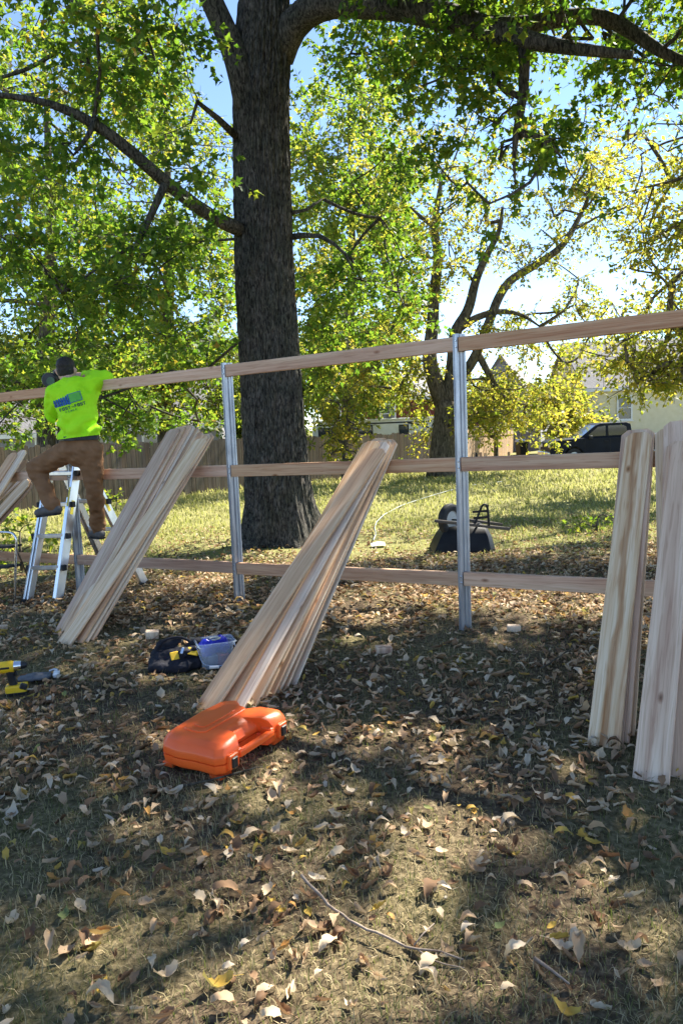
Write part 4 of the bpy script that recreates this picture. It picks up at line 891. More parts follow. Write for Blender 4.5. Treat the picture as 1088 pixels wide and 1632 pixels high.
# shirt with long sleeves
sh_ch = [[(bel + V3(.005, 0, -.03), .182, .145, SX), (bel + V3(0, 0, .03), .175, .138, SX), (wst, .166, .126, SX), (chs, .188, .128, SX), (shc, .165, .10, SX)], [(shc, .075), (nck + V3(0, 0, -.02), .066)],
    [(shc + V3(.05, 0, -.01), .088), (rsh, .084), (rsh * .5 + rel * .5, .076), (rel, .063), (rel * .45 + rwr * .55, .05), (rwr, .040)], [(shc + V3(-.06, 0, -.01), .088), (lsh, .086), (lsh * .5 + lel * .5, .078), (lel, .066), (lel * .4 + lwr * .6, .05), (lwr, .040)],
    [(chs + V3(.10, 0, .02), .08), (rsh + V3(-.02, 0, -.06), .075)], [(chs + V3(-.09, 0, .02), .08), (lsh + V3(0, 0, -.06), .075)]]
shirt = remeshed(sh_ch, .0085, 7)
def folds(c):
    out = np.zeros(len(c))
    for i, p in enumerate(c):
        x, y, z = map(float, p); rel_ = z - float(bel[2])
        lowf = max(0, 1 - abs(rel_ - .07) / .16)
        out[i] = .017 * lowf * math.sin(48 * (z - .55 * x * x * 6 + .25 * x) + 3 * mnoise.noise((x * 6, y * 6, z * 4))) + .018 * mnoise.noise((x * 9 + z * 5, y * 9, z * 6 - x * 6)) + .010 * mnoise.noise((x * 22 - z * 14, y * 20, z * 16))
        out[i] += .012 * max(0, 1 - abs((z - float(chs[2])) - 1.3 * (x - float(chs[0]) - .10)) / .05) * (1 if x > float(chs[0]) else .3) * .6
    return out
displace(shirt, folds)
bms = bmesh.new(); bms.from_mesh(shirt)
bmesh.ops.bisect_plane(bms, geom=bms.verts[:] + bms.edges[:] + bms.faces[:], plane_co=Vector(tuple(bel + V3(0, 0, -.015))), plane_no=Vector((.08, 0, -1)), clear_outer=True)
bmesh.ops.bisect_plane(bms, geom=bms.verts[:] + bms.edges[:] + bms.faces[:], plane_co=Vector(tuple(nck + V3(0, 0, .0))), plane_no=Vector((-.3, .25, 1)), clear_outer=True) if False else None
bms.to_mesh(shirt); bms.free()
shirt_o = link('shirt', shirt, 'shirt', person)
# trousers
tr_ch = [[(bel + V3(0, 0, -.012), .150, .112, SX), (pel, .166, .13, SX), (pel + V3(0, 0, -.05), .160, .13, SX)], [(lhip, .112), (lhip * .5 + lkn * .5, .098), (lkn, .080), (lkn * .5 + lan * .5, .075), (lan + V3(0, 0, .0), .070)],
    [(rhip, .112), (rhip * .5 + rkn * .5, .094), (rkn, .076), (rkn * .5 + ran * .5, .068), (ran + V3(0, 0, .0), .066)], [(pel + V3(.06, -.03, -.03), .10), (rhip + V3(0, -.02, -.02), .10)], [(pel + V3(-.05, -.03, -.03), .10), (lhip + V3(0, -.02, -.02), .10)]]
trs = remeshed(tr_ch, .0105, 6)
displace(trs, lambda c: np.array([.013 * mnoise.noise((float(p[0]) * 9, float(p[1]) * 9, float(p[2]) * 13)) + .011 * mnoise.noise((float(p[0]) * 20 + float(p[2]) * 12, float(p[1]) * 18, float(p[2]) * 26)) for p in c]))
link('trousers', trs, 'trousers', person)
bl = remeshed([[(bel + V3(-.0, 0, -.034), .168, .128, SX), (bel + V3(.0, 0, -.028), .168, .128, SX)]], .008, 1)
bmb = bmesh.new(); bmb.from_mesh(bl)
for co, no in ((-.004, 1), (-.042, -1)): bmesh.ops.bisect_plane(bmb, geom=bmb.verts[:] + bmb.edges[:] + bmb.faces[:], plane_co=Vector(tuple(bel + V3(0, 0, co))), plane_no=Vector((0, 0, no)), clear_outer=True)
bmb.to_mesh(bl); bmb.free(); link('belt', bl, 'belt', person)
def boot(an, toe_dir, lbl):
    d = unit(np.asarray(toe_dir)); ch = [[(an + V3(0, 0, .0), .050), (an + V3(0, 0, -.035), .050)], [(an + V3(0, 0, -.05) - d * .05, .045, .04, np.cross(d, V3(0, 0, 1))), (an + V3(0, 0, -.048) + d * .07, .048, .044, np.cross(d, V3(0, 0, 1))), (an + V3(0, 0, -.056) + d * .145, .046, .036, np.cross(d, V3(0, 0, 1)))]]
    b = link('boot', remeshed(ch, .008, 3), 'boot', person)
    sl = [[(an + V3(0, 0, -.088) - d * .055, .048, .012, np.cross(d, V3(0, 0, 1))), (an + V3(0, 0, -.088) + d * .08, .050, .012, np.cross(d, V3(0, 0, 1))), (an + V3(0, 0, -.088) + d * .15, .048, .012, np.cross(d, V3(0, 0, 1)))]]
    link('sole', remeshed(sl, .006, 1), 'rubber', b)
boot(lan + V3(0, 0, .012), V3(-.93, .25, -.10), ''); boot(ran + V3(0, 0, -.0), V3(-.55, .7, -.05), '')
# print on the back: picket logo and lettering, laid on the cloth
bvh = BVHTree.FromPolygons([v.co.copy() for v in shirt.vertices], [tuple(p_.vertices) for p_ in shirt.polygons])
def on_shirt(px, py, off=.012):
    o_ = CAM - w0; d_ = unit(ray(px, py)); h = bvh.ray_cast(Vector(tuple(o_)), Vector(tuple(d_)))
    return (np.array(h[0]) - d_ * off) if h[0] is not None else None
# logo frame in photo pixels: origin and axes of the tilted print
LO = V3(83.5, 641.5); LUx = V3(51, -15.0) / 51.; LUy = V3(4.2, 13.0) / 13.
def print_poly(polys, name, mat):
    m = MB()
    for poly in polys:
        q = []
        for (x, y) in poly:
            u = LO + LUx * x + LUy * y; q.append(on_shirt(u[0], u[1]))
        if any(k is None for k in q): continue
        m.add(q, [tuple(range(len(q)))])
    if m.v: link(name, m.mesh(name), mat, shirt_o)
def sub(x0, y0, x1, y1, n=3):
    xs = np.linspace(x0, x1, n + 1); return [[(a, y0), (b, y0), (b, y1), (a, y1)] for a, b in zip(xs[:-1], xs[1:])]
pk = []
for i in range(6):
    x0 = 2 + i * 3.7; top = -2.0 - .35 * i
    pk.append([(x0, 9.5 - .0 * i), (x0 + 2.7, 9.5), (x0 + 2.7, top + 1.2), (x0 + 1.35, top - .4), (x0, top + 1.2)])
print_poly(pk, 'picket_print', 'print_blue'); print_poly(sub(1.5, 1.2, 24, 2.9, 6) + sub(1.5, 6.0, 24, 7.7, 6), 'rail_print', 'print_blue')
print_poly(sub(24.6, -5.5, 26.4, 10.5, 1) + sub(26.4, -5.5, 46, -4.7, 6) + sub(26.4, 8.0, 46, 8.8, 6) + sub(45.2, -4.7, 46, 8.0, 1) + sub(23.0, -5, 23.8, 10, 1), 'frame_print', 'print_blue')
print_poly(sub(26.5, -4.4, 45, 7.8, 6), 'panel_print', 'print_green')
GL = {'P': ['110', '101', '110', '100', '100'], 'O': ['111', '101', '101', '101', '111'], 'S': ['111', '100', '111', '001', '111'], 'T': ['111', '010', '010', '010', '010'], 'F': ['111', '100', '110', '100', '100'], 'E': ['111', '100', '110', '100', '111'], 'N': ['101', '111', '111', '111', '101'], 'C': ['111', '100', '100', '100', '111']}
def word(t, x, y, cw, chh, gap=1.0):
    out = []
    for ch_ in t:
        for r_, rw in enumerate(GL[ch_]):
            for c_, b_2 in enumerate(rw):
                if b_2 == '1': out.append([(x + c_ * cw / 3, y + r_ * chh / 5), (x + (c_ + 1.02) * cw / 3, y + r_ * chh / 5), (x + (c_ + 1.02) * cw / 3, y + (r_ + 1.02) * chh / 5), (x + c_ * cw / 3, y + (r_ + 1.02) * chh / 5)])
        x += cw + gap
    return out
print_poly(word('POST', 7, 12, 3.6, 4.8), 'lettering', 'print_dark'); print_poly(word('POST', 31, 12, 3.6, 4.8), 'lettering', 'print_dark'); print_poly(word('TO', 26.3, 13.8, 1.5, 2.2, .5), 'lettering', 'print_dark')
print_poly(word('FENCE', 15, 18.6, 2.5, 2.8, 1.4), 'lettering', 'print_faint')
# coil nailer in his hands
ng0 = at(86, 607, 7.0) ; ng = empty('coil_nailer', ng0, 'black coil nail gun held against the top rail by the worker', 'nail gun')
MB().lathe([(.0, -.03), (.058, -.03), (.066, -.02), (.066, .03), (.058, .038), (.0, .038)], at(80, 606, 6.86) - ng0, 'Y', 24).build('canister', 'tool_black', ng, smooth=True)
MB().lathe([(.0, -.046), (.036, -.046), (.036, -.032), (.0, -.032)], at(84, 608, 6.86) - ng0, 'Y', 20).build('canister_lid', 'tool_green', ng, smooth=True)
MB().tube([at(92, 590, 6.94) - ng0, at(93, 605, 6.96) - ng0, at(92, 614, 6.98) - ng0], [.038, .042, .022], 14).build('head', 'tool_black', ng, smooth=True)
MB().tube([at(95, 600, 6.96) - ng0, at(108, 600, 7.02) - ng0, at(118, 601, 7.05) - ng0], [.02, .018, .018], 12).build('grip', 'tool_black', ng, smooth=True)
MB().tube(densify([at(118, 601, 7.05) - ng0, at(112, 640, 7.02) - ng0, at(94, 665, 6.98) - ng0, at(92, 720, 7.05) - ng0], [.007] * 4, .04)[0], .007, 8).build('air_hose', 'tool_black', ng, smooth=True)

# ================================================================== pickup truck on the drive
noise_mat('truck_paint', (0.008, 0.010, 0.016), (0.012, 0.016, 0.028), 2, .45, 0, 0, spec=.12)
noise_mat('black_plastic', (0.012, 0.012, 0.013), (0.022, 0.022, 0.024), 14, .6, 0, .05)
noise_mat('red_lens', (0.35, 0.01, 0.01), (0.45, 0.015, 0.015), 5, .2, 0, 0)
noise_mat('clear_lens', (0.6, 0.62, 0.65), (0.7, 0.72, 0.75), 5, .15, 0, 0)
noise_mat('asphalt', (0.05, 0.05, 0.05), (0.10, 0.10, 0.098), 30, .9, 0, .3)
dv = MB(); xs = np.linspace(7, 40, 34)
for a, b in zip(xs[:-1], xs[1:]):
    q = []
    for x, y in ((a, 36.2), (b, 36.2), (b, 41.5), (a, 41.5)): q.append((x, y, float(H(x, y)) + .03))
    dv.quad(*q)
tag(dv.build('driveway', 'asphalt'), kind='structure')
tk0 = at(860, 735, 38); tk0[2] = float(H(tk0[0] + 3, 38)) - .1
truck = empty('pickup_truck', tk0, 'black crew cab pickup truck parked before the cream house', 'pickup', rot=(0, 0, math.radians(-1.0)))
def arch(cx, r, n=9, z=.42): return [(cx + r * math.cos(a), z + r * math.sin(a) * .95) for a in np.linspace(0, math.pi, n)]
prof = [(.05, .42), (.0, .62), (.03, 1.08), (.22, 1.18), (1.45, 1.25), (4.0, 1.27), (5.85, 1.32), (5.9, 1.26), (5.9, .55), (5.8, .45)] + arch(4.75, .46) + arch(1.12, .46)
MB().prism(prof, 0, 1.95, RX).build('body', 'truck_paint', truck, bevel=.03, bseg=2)
for y0_ in (.14,):
    cabp = [(1.42, 1.22), (2.2, 1.82), (2.42, 1.91), (3.62, 1.92), (3.80, 1.85), (3.90, 1.24)]
    cb = MB().prism(cabp, -.16, -1.79 + .0, RX); MB().prism(cabp, .16, 1.79, RX).build('cab', 'truck_paint', truck, bevel=.04, bseg=2)
for side in (0, 1):
    y = -.146 if not side else -1.804
    for poly in ([(1.74, 1.31), (2.26, 1.74), (2.62, 1.79), (2.64, 1.33)], [(2.76, 1.33), (2.74, 1.79), (3.46, 1.79), (3.60, 1.71), (3.66, 1.34)]):
        MB().prism(poly, -.006, .006, RX, (0, y, 0)).build('side_window', 'window_glass', truck)
    yb = .004 if not side else -1.954
    for x in (1.62, 2.80, 3.90): MB().box((x, yb, .86), (.012, .006, .72)).build('panel_gap', 'black_plastic', truck)
    MB().box((2.7, yb - .01, .50), (2.6, .03, .05)).build('sill_strip', 'chrome', truck)
    for x in (2.62, 3.72): MB().box((x, yb + .01 if not side else yb - .01, 1.08), (.2, .03, .04)).build('door_handle', 'black_plastic', truck, bevel=.008)
    MB().box((1.85, .16 if not side else -2.11, 1.28), (.14, .22, .18)).build('mirror', 'black_plastic', truck, bevel=.03)
    for cx in (1.12, 4.75):
        cy = -.12 if not side else -1.83
        wh = MB().torus([(.22, -.13), (.38, -.13), (.40, -.09), (.40, .09), (.38, .13), (.22, .13)], (cx, cy, .40), 'Y', 28).build('wheel', 'rubber', truck, smooth=True)
        MB().lathe([(.0, -.10), (.10, -.11), (.20, -.125), (.235, -.12), (.235, .12), (.0, .12)], (cx, cy, .40), 'Y', 20).build('rim', 'galvanised', wh, smooth=True)
    MB().box((.07, -.24 if not side else -1.71, .93), (.12, .36, .17)).build('headlight', 'clear_lens', truck, bevel=.02)
    MB().box((5.88, -.12 if not side else -1.83, 1.0), (.08, .22, .42)).build('tail_light', 'red_lens', truck, bevel=.02)
MB().add([(1.46, -.2, 1.27), (1.46, -1.75, 1.27), (2.18, -1.70, 1.825), (2.18, -.25, 1.825)], [(0, 1, 2, 3)]).build('windscreen', 'window_glass', truck)
MB().box((-.05, -.975, .55), (.16, 1.9, .22)).build('bumper', 'chrome', truck, bevel=.03); MB().box((5.95, -.975, .55), (.14, 1.9, .18)).build('bumper', 'chrome', truck, bevel=.03)

# ================================================================== camper behind the picket fence
noise_mat('camper_white', (0.66, 0.66, 0.62), (0.74, 0.74, 0.70), 4, .4, 0, 0)
cp0 = at(500, 740, 38.5); cp0[2] = float(H(cp0[0], 38.5)); hz = at(600, 668, 38.5)[2] - cp0[2]
cam_per = empty('camper_trailer', cp0, 'white camper trailer with dark stripes parked behind the picket fence', 'camper', rot=(0, 0, .02)); LC = 6.35
pc = [(0, .45), (LC - .25, .45), (LC, .75), (LC, hz - .45), (LC - .08, hz - .25), (LC - .3, hz - .08), (0.3, hz - .08), (0, hz - .4)]
MB().prism(pc, 0, -2.3, RX).build('body', 'camper_white', cam_per)
MB().box((LC / 2 - .1, 1.15, hz - .03), (LC - .1, 2.46, .10)).build('roof', 'camper_white', cam_per, bevel=.03)
for x0, x1, z0, z1 in ((.2, LC - .4, hz - .24, hz - .17), (.4, 3.9, hz - .95, hz - .88)): MB().box(((x0 + x1) / 2, -.006, (z0 + z1) / 2), (x1 - x0, .012, z1 - z0)).build('stripe', 'black_plastic', cam_per)
cv = densify([(4.75, -.008, hz - .25), (5.3, -.008, hz - .34), (5.9, -.008, hz - .55), (6.3, -.008, hz - .78)], [.04] * 4, .15)[0]
MB().tube(cv, .035, 6).build('stripe', 'black_plastic', cam_per)
for x, z, wd, ht in ((2.2, hz - .55, 1.5, .42), (4.55, hz - .65, .38, .55), (.7, hz - .6, .7, .4)):
    wn = MB().box((x, -.012, z), (wd, .02, ht)).build('window', 'window_glass', cam_per)
    f = MB()
    for dx in (-1, 1): f.box((x + dx * (wd / 2 + .03), -.02, z), (.06, .03, ht + .12))
    for dz in (-1, 1): f.box((x, -.021, z + dz * (ht / 2 + .03)), (wd + .0, .03, .06))
    f.build('frame', 'black_plastic', wn)
MB().box((4.55, -.008, hz - 1.2), (.72, .014, 1.9)).build('door', 'camper_white', cam_per); MB().lathe([(.09, -.03), (.09, 0)], (5.55, -.0, hz - .38), 'Y', 14).build('vent', 'black_plastic', cam_per)
for x in (2.7, 3.5):
    wh = MB().torus([(.2, -.1), (.33, -.1), (.35, 0), (.33, .1), (.2, .1)], (x, .12, .35), 'Y', 20).build('wheel', 'rubber', cam_per); MB().lathe([(0, -.08), (.2, -.09), (.2, .09), (0, .09)], (x, .12, .35), 'Y', 14).build('rim', 'camper_white', wh)

# ================================================================== wheelie bin, short boards by the tan fence
b0 = at(831, 730, 48); b0[2] = float(H(b0[0], 48)); bn = empty('wheeled_bin', b0, 'black wheeled rubbish bin at the end of the tan fence', 'bin', rot=(0, 0, .3))
MB().box((0, 0, .50), (.48, .52, .95), None, 1.22).build('tub', 'black_plastic', bn, bevel=.02)
MB().add([(-.33, -.36, .98), (.33, -.36, .98), (.33, .36, 1.02), (-.33, .36, 1.02), (-.26, -.26, 1.10), (.26, -.26, 1.10), (.26, .30, 1.16), (-.26, .30, 1.16)], [(3, 2, 1, 0), (4, 5, 6, 7), (0, 1, 5, 4), (1, 2, 6, 5), (2, 3, 7, 6), (3, 0, 4, 7)]).build('lid', 'galvanised', bn, bevel=.02)
for x in (-.2, .2): MB().lathe([(.02, -.03), (.11, -.03), (.11, .03), (.02, .03)], (x, .30, .11), 'X', 14).build('wheel', 'rubber', bn)
MB().tube([(-.2, .40, .98), (.2, .40, .98)], .02, 8).build('handle', 'black_plastic', bn)
for k, (px, hgt, mt, lb) in enumerate([(759, .55, 'rubber', 'short dark board stub leaning on the tan fence'), (766, .55, 'cedar', 'short reddish board stub leaning on the tan fence'), (773, .5, 'cedar_pale', 'short pale board stub leaning on the tan fence'), (810, .45, 'cedar_pale', 'short pale stake standing beside the wheeled bin')]):
    q = at(px, 730, 42 if px < 800 else 47); q[2] = float(H(q[0], q[1]))
    o = MB().prism(dogear(.16, hgt, .03, .03), -.02, .02, RX).build('board_stub', mt); o.location = Vector(tuple(q)); o.rotation_euler = (-.15, .04 * (k - 1), .1); tag(o, lb, 'board')

# ================================================================== overturned wheelbarrow on the lawn
noise_mat('barrow_black', (0.008, 0.008, 0.009), (0.022, 0.023, 0.025), 6, .5, 0, .05, spec=.2)
noise_mat('hub_grey', (0.45, 0.45, 0.42), (0.55, 0.55, 0.52), 6, .5, 0, .05)
wb0 = ground(745, 882); wb = empty('wheelbarrow', wb0, 'overturned black wheelbarrow with its wheel and legs in the air', 'wheelbarrow')
yB = wb0[1]
def B_(px, py, dy=0): return at(px, py, yB + dy) - wb0
c = B_(741, 880); sx_ = .70
rim_ = [(-.36, -.28), (-.22, -.31), (.30, -.30), (.37, -.2), (.37, .26), (.28, .34), (-.2, .33), (-.36, .24)]
m = MB(); n_ = len(rim_); lv = []
for z, k, ox in ((-.02, 1.0, 0), (.035, .985, 0), (.18, .84, .02), (.27, .70, .03), (.30, .60, .03)): lv.append([(c[0] + x * k + ox, c[1] + .28 + y * k, z) for x, y in rim_])
P_ = [p_ for l in lv for p_ in l]; m.add(P_, [(i * n_ + k, i * n_ + (k + 1) % n_, (i + 1) * n_ + (k + 1) % n_, (i + 1) * n_ + k) for i in range(4) for k in range(n_)] + [tuple(4 * n_ + k for k in range(n_))])
tub = m.build('tub', 'barrow_black', wb, smooth=True); sol = tub.modifiers.new('s', 'SOLIDIFY'); sol.thickness = .006
MB().tube(np.array(lv[0] + [lv[0][0]]) + V3(0, 0, .012), .011, 8, False).build('rim', 'barrow_black', tub, smooth=True)
wc = B_(717, 828, .18); wyaw = .75
MW = rotm(0, 0, wyaw)
wh = MB().torus([(.105, -.035), (.155, -.048), (.185, -.035), (.192, 0), (.185, .035), (.155, .048), (.105, .035)], wc, 'Y', 32, MW).build('wheel', 'rubber', wb, smooth=True)
MB().lathe([(0, -.03), (.05, -.032), (.10, -.022), (.108, -.034), (.108, .034), (.10, .022), (.05, .032), (0, .03)], wc, 'Y', 24, MW).build('hub', 'hub_grey', wh, smooth=True)
MB().tube([wc + MW @ V3(0, -.12, 0), wc + MW @ V3(0, .12, 0)], .010, 8).build('axle', 'barrow_black', wb)
noise_mat('handle_wood', (0.07, 0.055, 0.045), (0.12, 0.10, 0.08), 10, .8, 0, .2, stretch=(.2, 1, 1))
MB().beam(B_(692, 830, -.02), B_(812, 843, .05), .036, .036).build('handle', 'handle_wood', wb, bevel=.006)
MB().beam(B_(712, 824, .42), B_(800, 836, .50), .036, .036).build('handle', 'handle_wood', wb, bevel=.006)
for dy in (.02, .46):
    MB().tube(densify([B_(779, 838, dy), B_(776, 804, dy), B_(769, 802, dy), B_(756, 836, dy)], [.012] * 4, .03)[0], .013, 8).build('leg', 'barrow_black', wb, smooth=True)
MB().beam(B_(754, 826, .02), B_(777, 824, .02), .03, .006).build('leg_brace', 'barrow_black', wb); MB().beam(B_(777, 806, .02), B_(777, 806, .46), .02, .02).build('cross_brace', 'barrow_black', wb); MB().beam(B_(752, 816, .02), B_(778, 814, .02), .026, .006).build('leg_brace', 'barrow_black', wb)

# ================================================================== hose, white scrap, wood offcuts, twigs
noise_mat('hose_white', (0.26, 0.29, 0.26), (0.34, 0.37, 0.34), 6, .5, 0, 0)
hp = [ground(u, v) + V3(0, 0, .045) for u, v in ((595, 866), (599, 856), (597, 846), (600, 836), (612, 824), (640, 809), (675, 797), (708, 787), (745, 777), (800, 770))]
tag(MB().tube(densify(hp, [.009] * len(hp), .05)[0], .009, 8).build('garden_hose', 'hose_white', smooth=True), 'pale hose trailing across the lawn towards the wheelbarrow', 'hose')
q = ground(603, 872); o = MB().add([(-.09, -.06, .02), (.0, -.07, .035), (.09, -.04, .025), (.08, .07, .05), (-.01, .08, .06), (-.1, .06, .04)], [(0, 1, 4, 5), (1, 2, 3, 4)]).build('white_scrap', 'white_trim'); o.location = Vector(tuple(q)); so_ = o.modifiers.new('s', 'SOLIDIFY'); so_.thickness = .006
tag(o, 'flat white scrap lying at the end of the pale hose', 'scrap')
for (u, v, sx2, sy2, sz2, rz2, lb, mt) in ((243, 1017, .085, .06, .05, .2, 'pale square wood offcut lying behind the black tool bag', 'cedar_pale'), (611, 1040, .10, .06, .038, .1, 'small pinkish wood offcut lying in leaves right of the fanned bundle', 'cedar'), (818, 1006, .085, .05, .038, -.15, 'small pale wood offcut lying right of the post foot', 'cedar_pale'), (1, 1005, .1, .05, .038, .4, 'small wood offcut lying on leaves before the step stool', 'cedar')):
    q = ground(u, v); o = MB().box((0, 0, sz2 / 2), (sx2, sy2, sz2)).build('wood_offcut', mt, bevel=.003); o.location = Vector(tuple(q)); o.rotation_euler = (.06, .05, rz2); tag(o, lb, 'wood block')
def twig(pts, r, lb, mat='bark_far', forks=()):
    g = [ground(u, v) + V3(0, 0, h) for u, v, h in pts]; root = empty('fallen_twig', g[0], lb, 'twig')
    q, rr = densify(g, np.linspace(r, r * .45, len(g)), .03); q = q + rng.normal(size=q.shape) * r * .35
    MB().tube(q - g[0], rr, 6).build('stem', mat, root, smooth='all')
    for f in forks:
        g2 = [ground(u, v) + V3(0, 0, h) for u, v, h in f]; q, rr = densify(g2, np.linspace(r * .5, r * .25, len(g2)), .03); MB().tube(q - g[0], rr, 5).build('side_twig', mat, root, smooth='all')
noise_mat('twig', (0.16, 0.12, 0.09), (0.30, 0.24, 0.19), 30, .85, 0, .3)
twig([(482, 1418, .05), (500, 1440, .045), (545, 1474, .03), (595, 1502, .03), (650, 1522, .025), (700, 1534, .03), (738, 1540, .02)], .0055, 'long grey twig lying across the sunlit grass', 'twig', [[(664, 1525, .025), (690, 1545, .02), (740, 1555, .02)], [(660, 1520, .025), (680, 1498, .03), (692, 1488, .03)]])
twig([(852, 1538, .02), (875, 1560, .025), (905, 1582, .02)], .006, 'short brown twig beside the large pale leaf', 'twig')
twig([(292, 1262, .02), (330, 1254, .025), (380, 1240, .02), (420, 1228, .02)], .006, 'thin dark twig lying along the orange case', 'bark_far')
twig([(862, 1072, .02), (885, 1064, .05), (912, 1050, .06)], .006, 'small dark twig lying left of the bleached picket', 'bark_far')

# ================================================================== orange case
noise_mat('case_orange', (0.92, 0.115, 0.016), (0.95, 0.14, 0.022), 8, .38, 0, .06, bscale=250, spec=.45)
noise_mat('latch_black', (0.008, 0.008, 0.009), (0.02, 0.02, 0.022), 14, .4, 0, 0)
cF = ground(352, 1250); cR = ground(452, 1186); cL = ground(260, 1218)
cx_ = cR - cF; LX = np.linalg.norm(cx_[:2]); cx_ = unit(V3(cx_[0], cx_[1], 0)); cy_ = V3(-cx_[1], cx_[0], 0); LYd = abs((cL - cF) @ cy_)
print('CASE', LX, LYd, (cL - cF) @ cx_)
case = empty('orange_case', cF, 'bright orange moulded tool case lying on the leaves', 'tool case', rot=(math.radians(1), math.radians(-1), math.atan2(cx_[1], cx_[0]))); case.scale = (1, 1, .88)
LX = .50; LYd = .37
def outline(ins, recess, z):
    """case outline, counter-clockwise; latch side along y=0 with a handle recess, waisted far end"""
    L, D = LX, LYd; p_ = [(0 + .03, 0), (.13, 0), (.15, recess), (.35, recess), (.37, 0), (L - .03, 0), (L, .03), (L + .0, D * .30), (L - .05, D * .48), (L - .045, D * .62), (L + .005, D * .82), (L - .01, D - .04), (L - .05, D), (L * .62, D + .015), (L * .3, D), (.05, D - .015), (.0, D - .06), (-.012, D * .6), (0.0, D * .35), (-.0, .03)]
    P_ = np.array(p_); c_ = P_.mean(0); v = P_ - c_; ln = np.linalg.norm(v, axis=1)[:, None]; P_ = c_ + v * (1 - ins / ln)
    return [(x, y, z) for x, y in P_]
def shell(levels, name):
    m = MB(); n = 20; P_ = []
    for l in levels: P_ += l
    m.add(P_, [(i * n + k, i * n + (k + 1) % n, (i + 1) * n + (k + 1) % n, (i + 1) * n + k) for i in range(len(levels) - 1) for k in range(n)] + [tuple(range(n - 1, -1, -1)), tuple((len(levels) - 1) * n + k for k in range(n))])
    return m.build(name, 'case_orange', case, bevel=.006, bseg=2, smooth=True)
shell([outline(.03, .075, .012), outline(.008, .075, .03), outline(.0, .075, .074)], 'bottom_shell')
top = shell([outline(.0, .075, .078), outline(.002, .078, .115), outline(.022, .085, .145), outline(.055, .095, .162)], 'lid')
# raised lid panel and ridge, feet, handle, latches
def rrect(cx, cy, a, b, r, n=5):
    o_ = []
    for sx3, sy3, a0 in ((1, 1, 0), (-1, 1, 90), (-1, -1, 180), (1, -1, 270)):
        for t in np.linspace(0, 90, n): o_.append((cx + sx3 * (a - r) + r * math.cos(math.radians(a0 + t)), cy + sy3 * (b - r) + r * math.sin(math.radians(a0 + t))))
    return o_
MB().prism(rrect(.25, .225, .155, .060, .03), .158, .169).build('raised_panel', 'case_orange', top, bevel=.003)
MB().prism(rrect(.25, .225, .115, .032, .02), .165, .1735).build('raised_rib', 'case_orange', top, bevel=.002)
for x, y in ((.06, .05), (LX - .06, .05), (.06, LYd - .06), (LX - .06, LYd - .06)): MB().box((x, y, .006), (.08, .06, .026)).build('foot', 'case_orange', case, bevel=.004)
hd_ = MB(); hd_.box((.25, .006, .082), (.245, .026, .034)); h_o = hd_.build('handle', 'case_orange', case, bevel=.008, bseg=2)
for x in (.135, .365): MB().box((x, .03, .085), (.03, .06, .05)).build('handle_mount', 'case_orange', h_o, bevel=.006)
MB().box((.20, .072, .128), (.085, .03, .05), rotm(-.35, 0, 0)).build('lid_boss', 'case_orange', top, bevel=.006)
for x in (.075, LX - .075):
    MB().box((x, -.006, .078), (.058, .02, .072)).build('latch_housing', 'case_orange', case, bevel=.004)
    MB().box((x, -.017, .074), (.036, .012, .052)).build('latch', 'latch_black', case, bevel=.004)

# ================================================================== black tool bag
noise_mat('bag_black', (0.006, 0.006, 0.010), (0.018, 0.018, 0.026), 20, .85, 0, .3, bscale=200)
noise_mat('bag_yellow', (0.70, 0.42, 0.02), (0.80, 0.50, 0.03), 8, .6, 0, .1)
tb0 = ground(278, 1066); bag = empty('tool_bag', tb0, 'slumped black soft tool bag with yellow patches beside the clear tub', 'tool bag', rot=(0, 0, .25)); bag.scale = (.95, .9, .85)
bgm = remeshed([[(V3(-.07, .03, .07), .06), (V3(.02, .03, .085), .062), (V3(.11, .02, .075), .055)], [(V3(-.10, .02, .05), .07, .05, V3(0, 1, 0)), (V3(.12, .0, .05), .07, .05, V3(0, 1, 0))], [(V3(-.10, .06, .10), .035), (V3(-.06, .075, .165), .03), (V3(.04, .08, .17), .028)], [(V3(.10, .06, .12), .03), (V3(.15, .05, .16), .03)], [(V3(.02, -.055, .08), .035), (V3(.05, -.06, .125), .03), (V3(.13, -.03, .13), .03)], [(V3(-.12, -.03, .03), .045), (V3(.03, -.08, .03), .05), (V3(.13, -.04, .04), .045)]], .008, 3)
displace(bgm, lambda c_: np.array([.012 * mnoise.noise((float(p[0]) * 16, float(p[1]) * 16, float(p[2]) * 16)) + .006 * mnoise.noise((float(p[0]) * 45, float(p[1]) * 45, float(p[2]) * 45)) for p in c_]))
cv_ = np.zeros(len(bgm.vertices) * 3, np.float32); bgm.vertices.foreach_get('co', cv_); cv_ = cv_.reshape(-1, 3); cv_[:, 2] = np.maximum(cv_[:, 2], 0.0); bgm.vertices.foreach_set('co', cv_.ravel())
link('fabric', bgm, 'bag_black', bag)
for cx2, cz2, wd2, ht2, tl in ((.005, .115, .05, .055, -.1), (.115, .125, .07, .05, .35)):
    MB().box((cx2, -.082 + .02 * (cx2 > .05), cz2), (wd2, .008, ht2), rotm(-.5, tl, .15)).build('yellow_patch', 'bag_yellow', bag, bevel=.003)
MB().box((.052, -.085, .145), (.018, .012, .045), rotm(-.4, .4, 0)).build('clip', 'chrome', bag, bevel=.003)
MB().tube(densify([V3(-.10, .03, .14), V3(-.05, .05, .20), V3(.05, .06, .205), V3(.13, .05, .15)], [.009] * 4, .02)[0], .010, 8).build('strap', 'bag_black', bag, smooth=True)

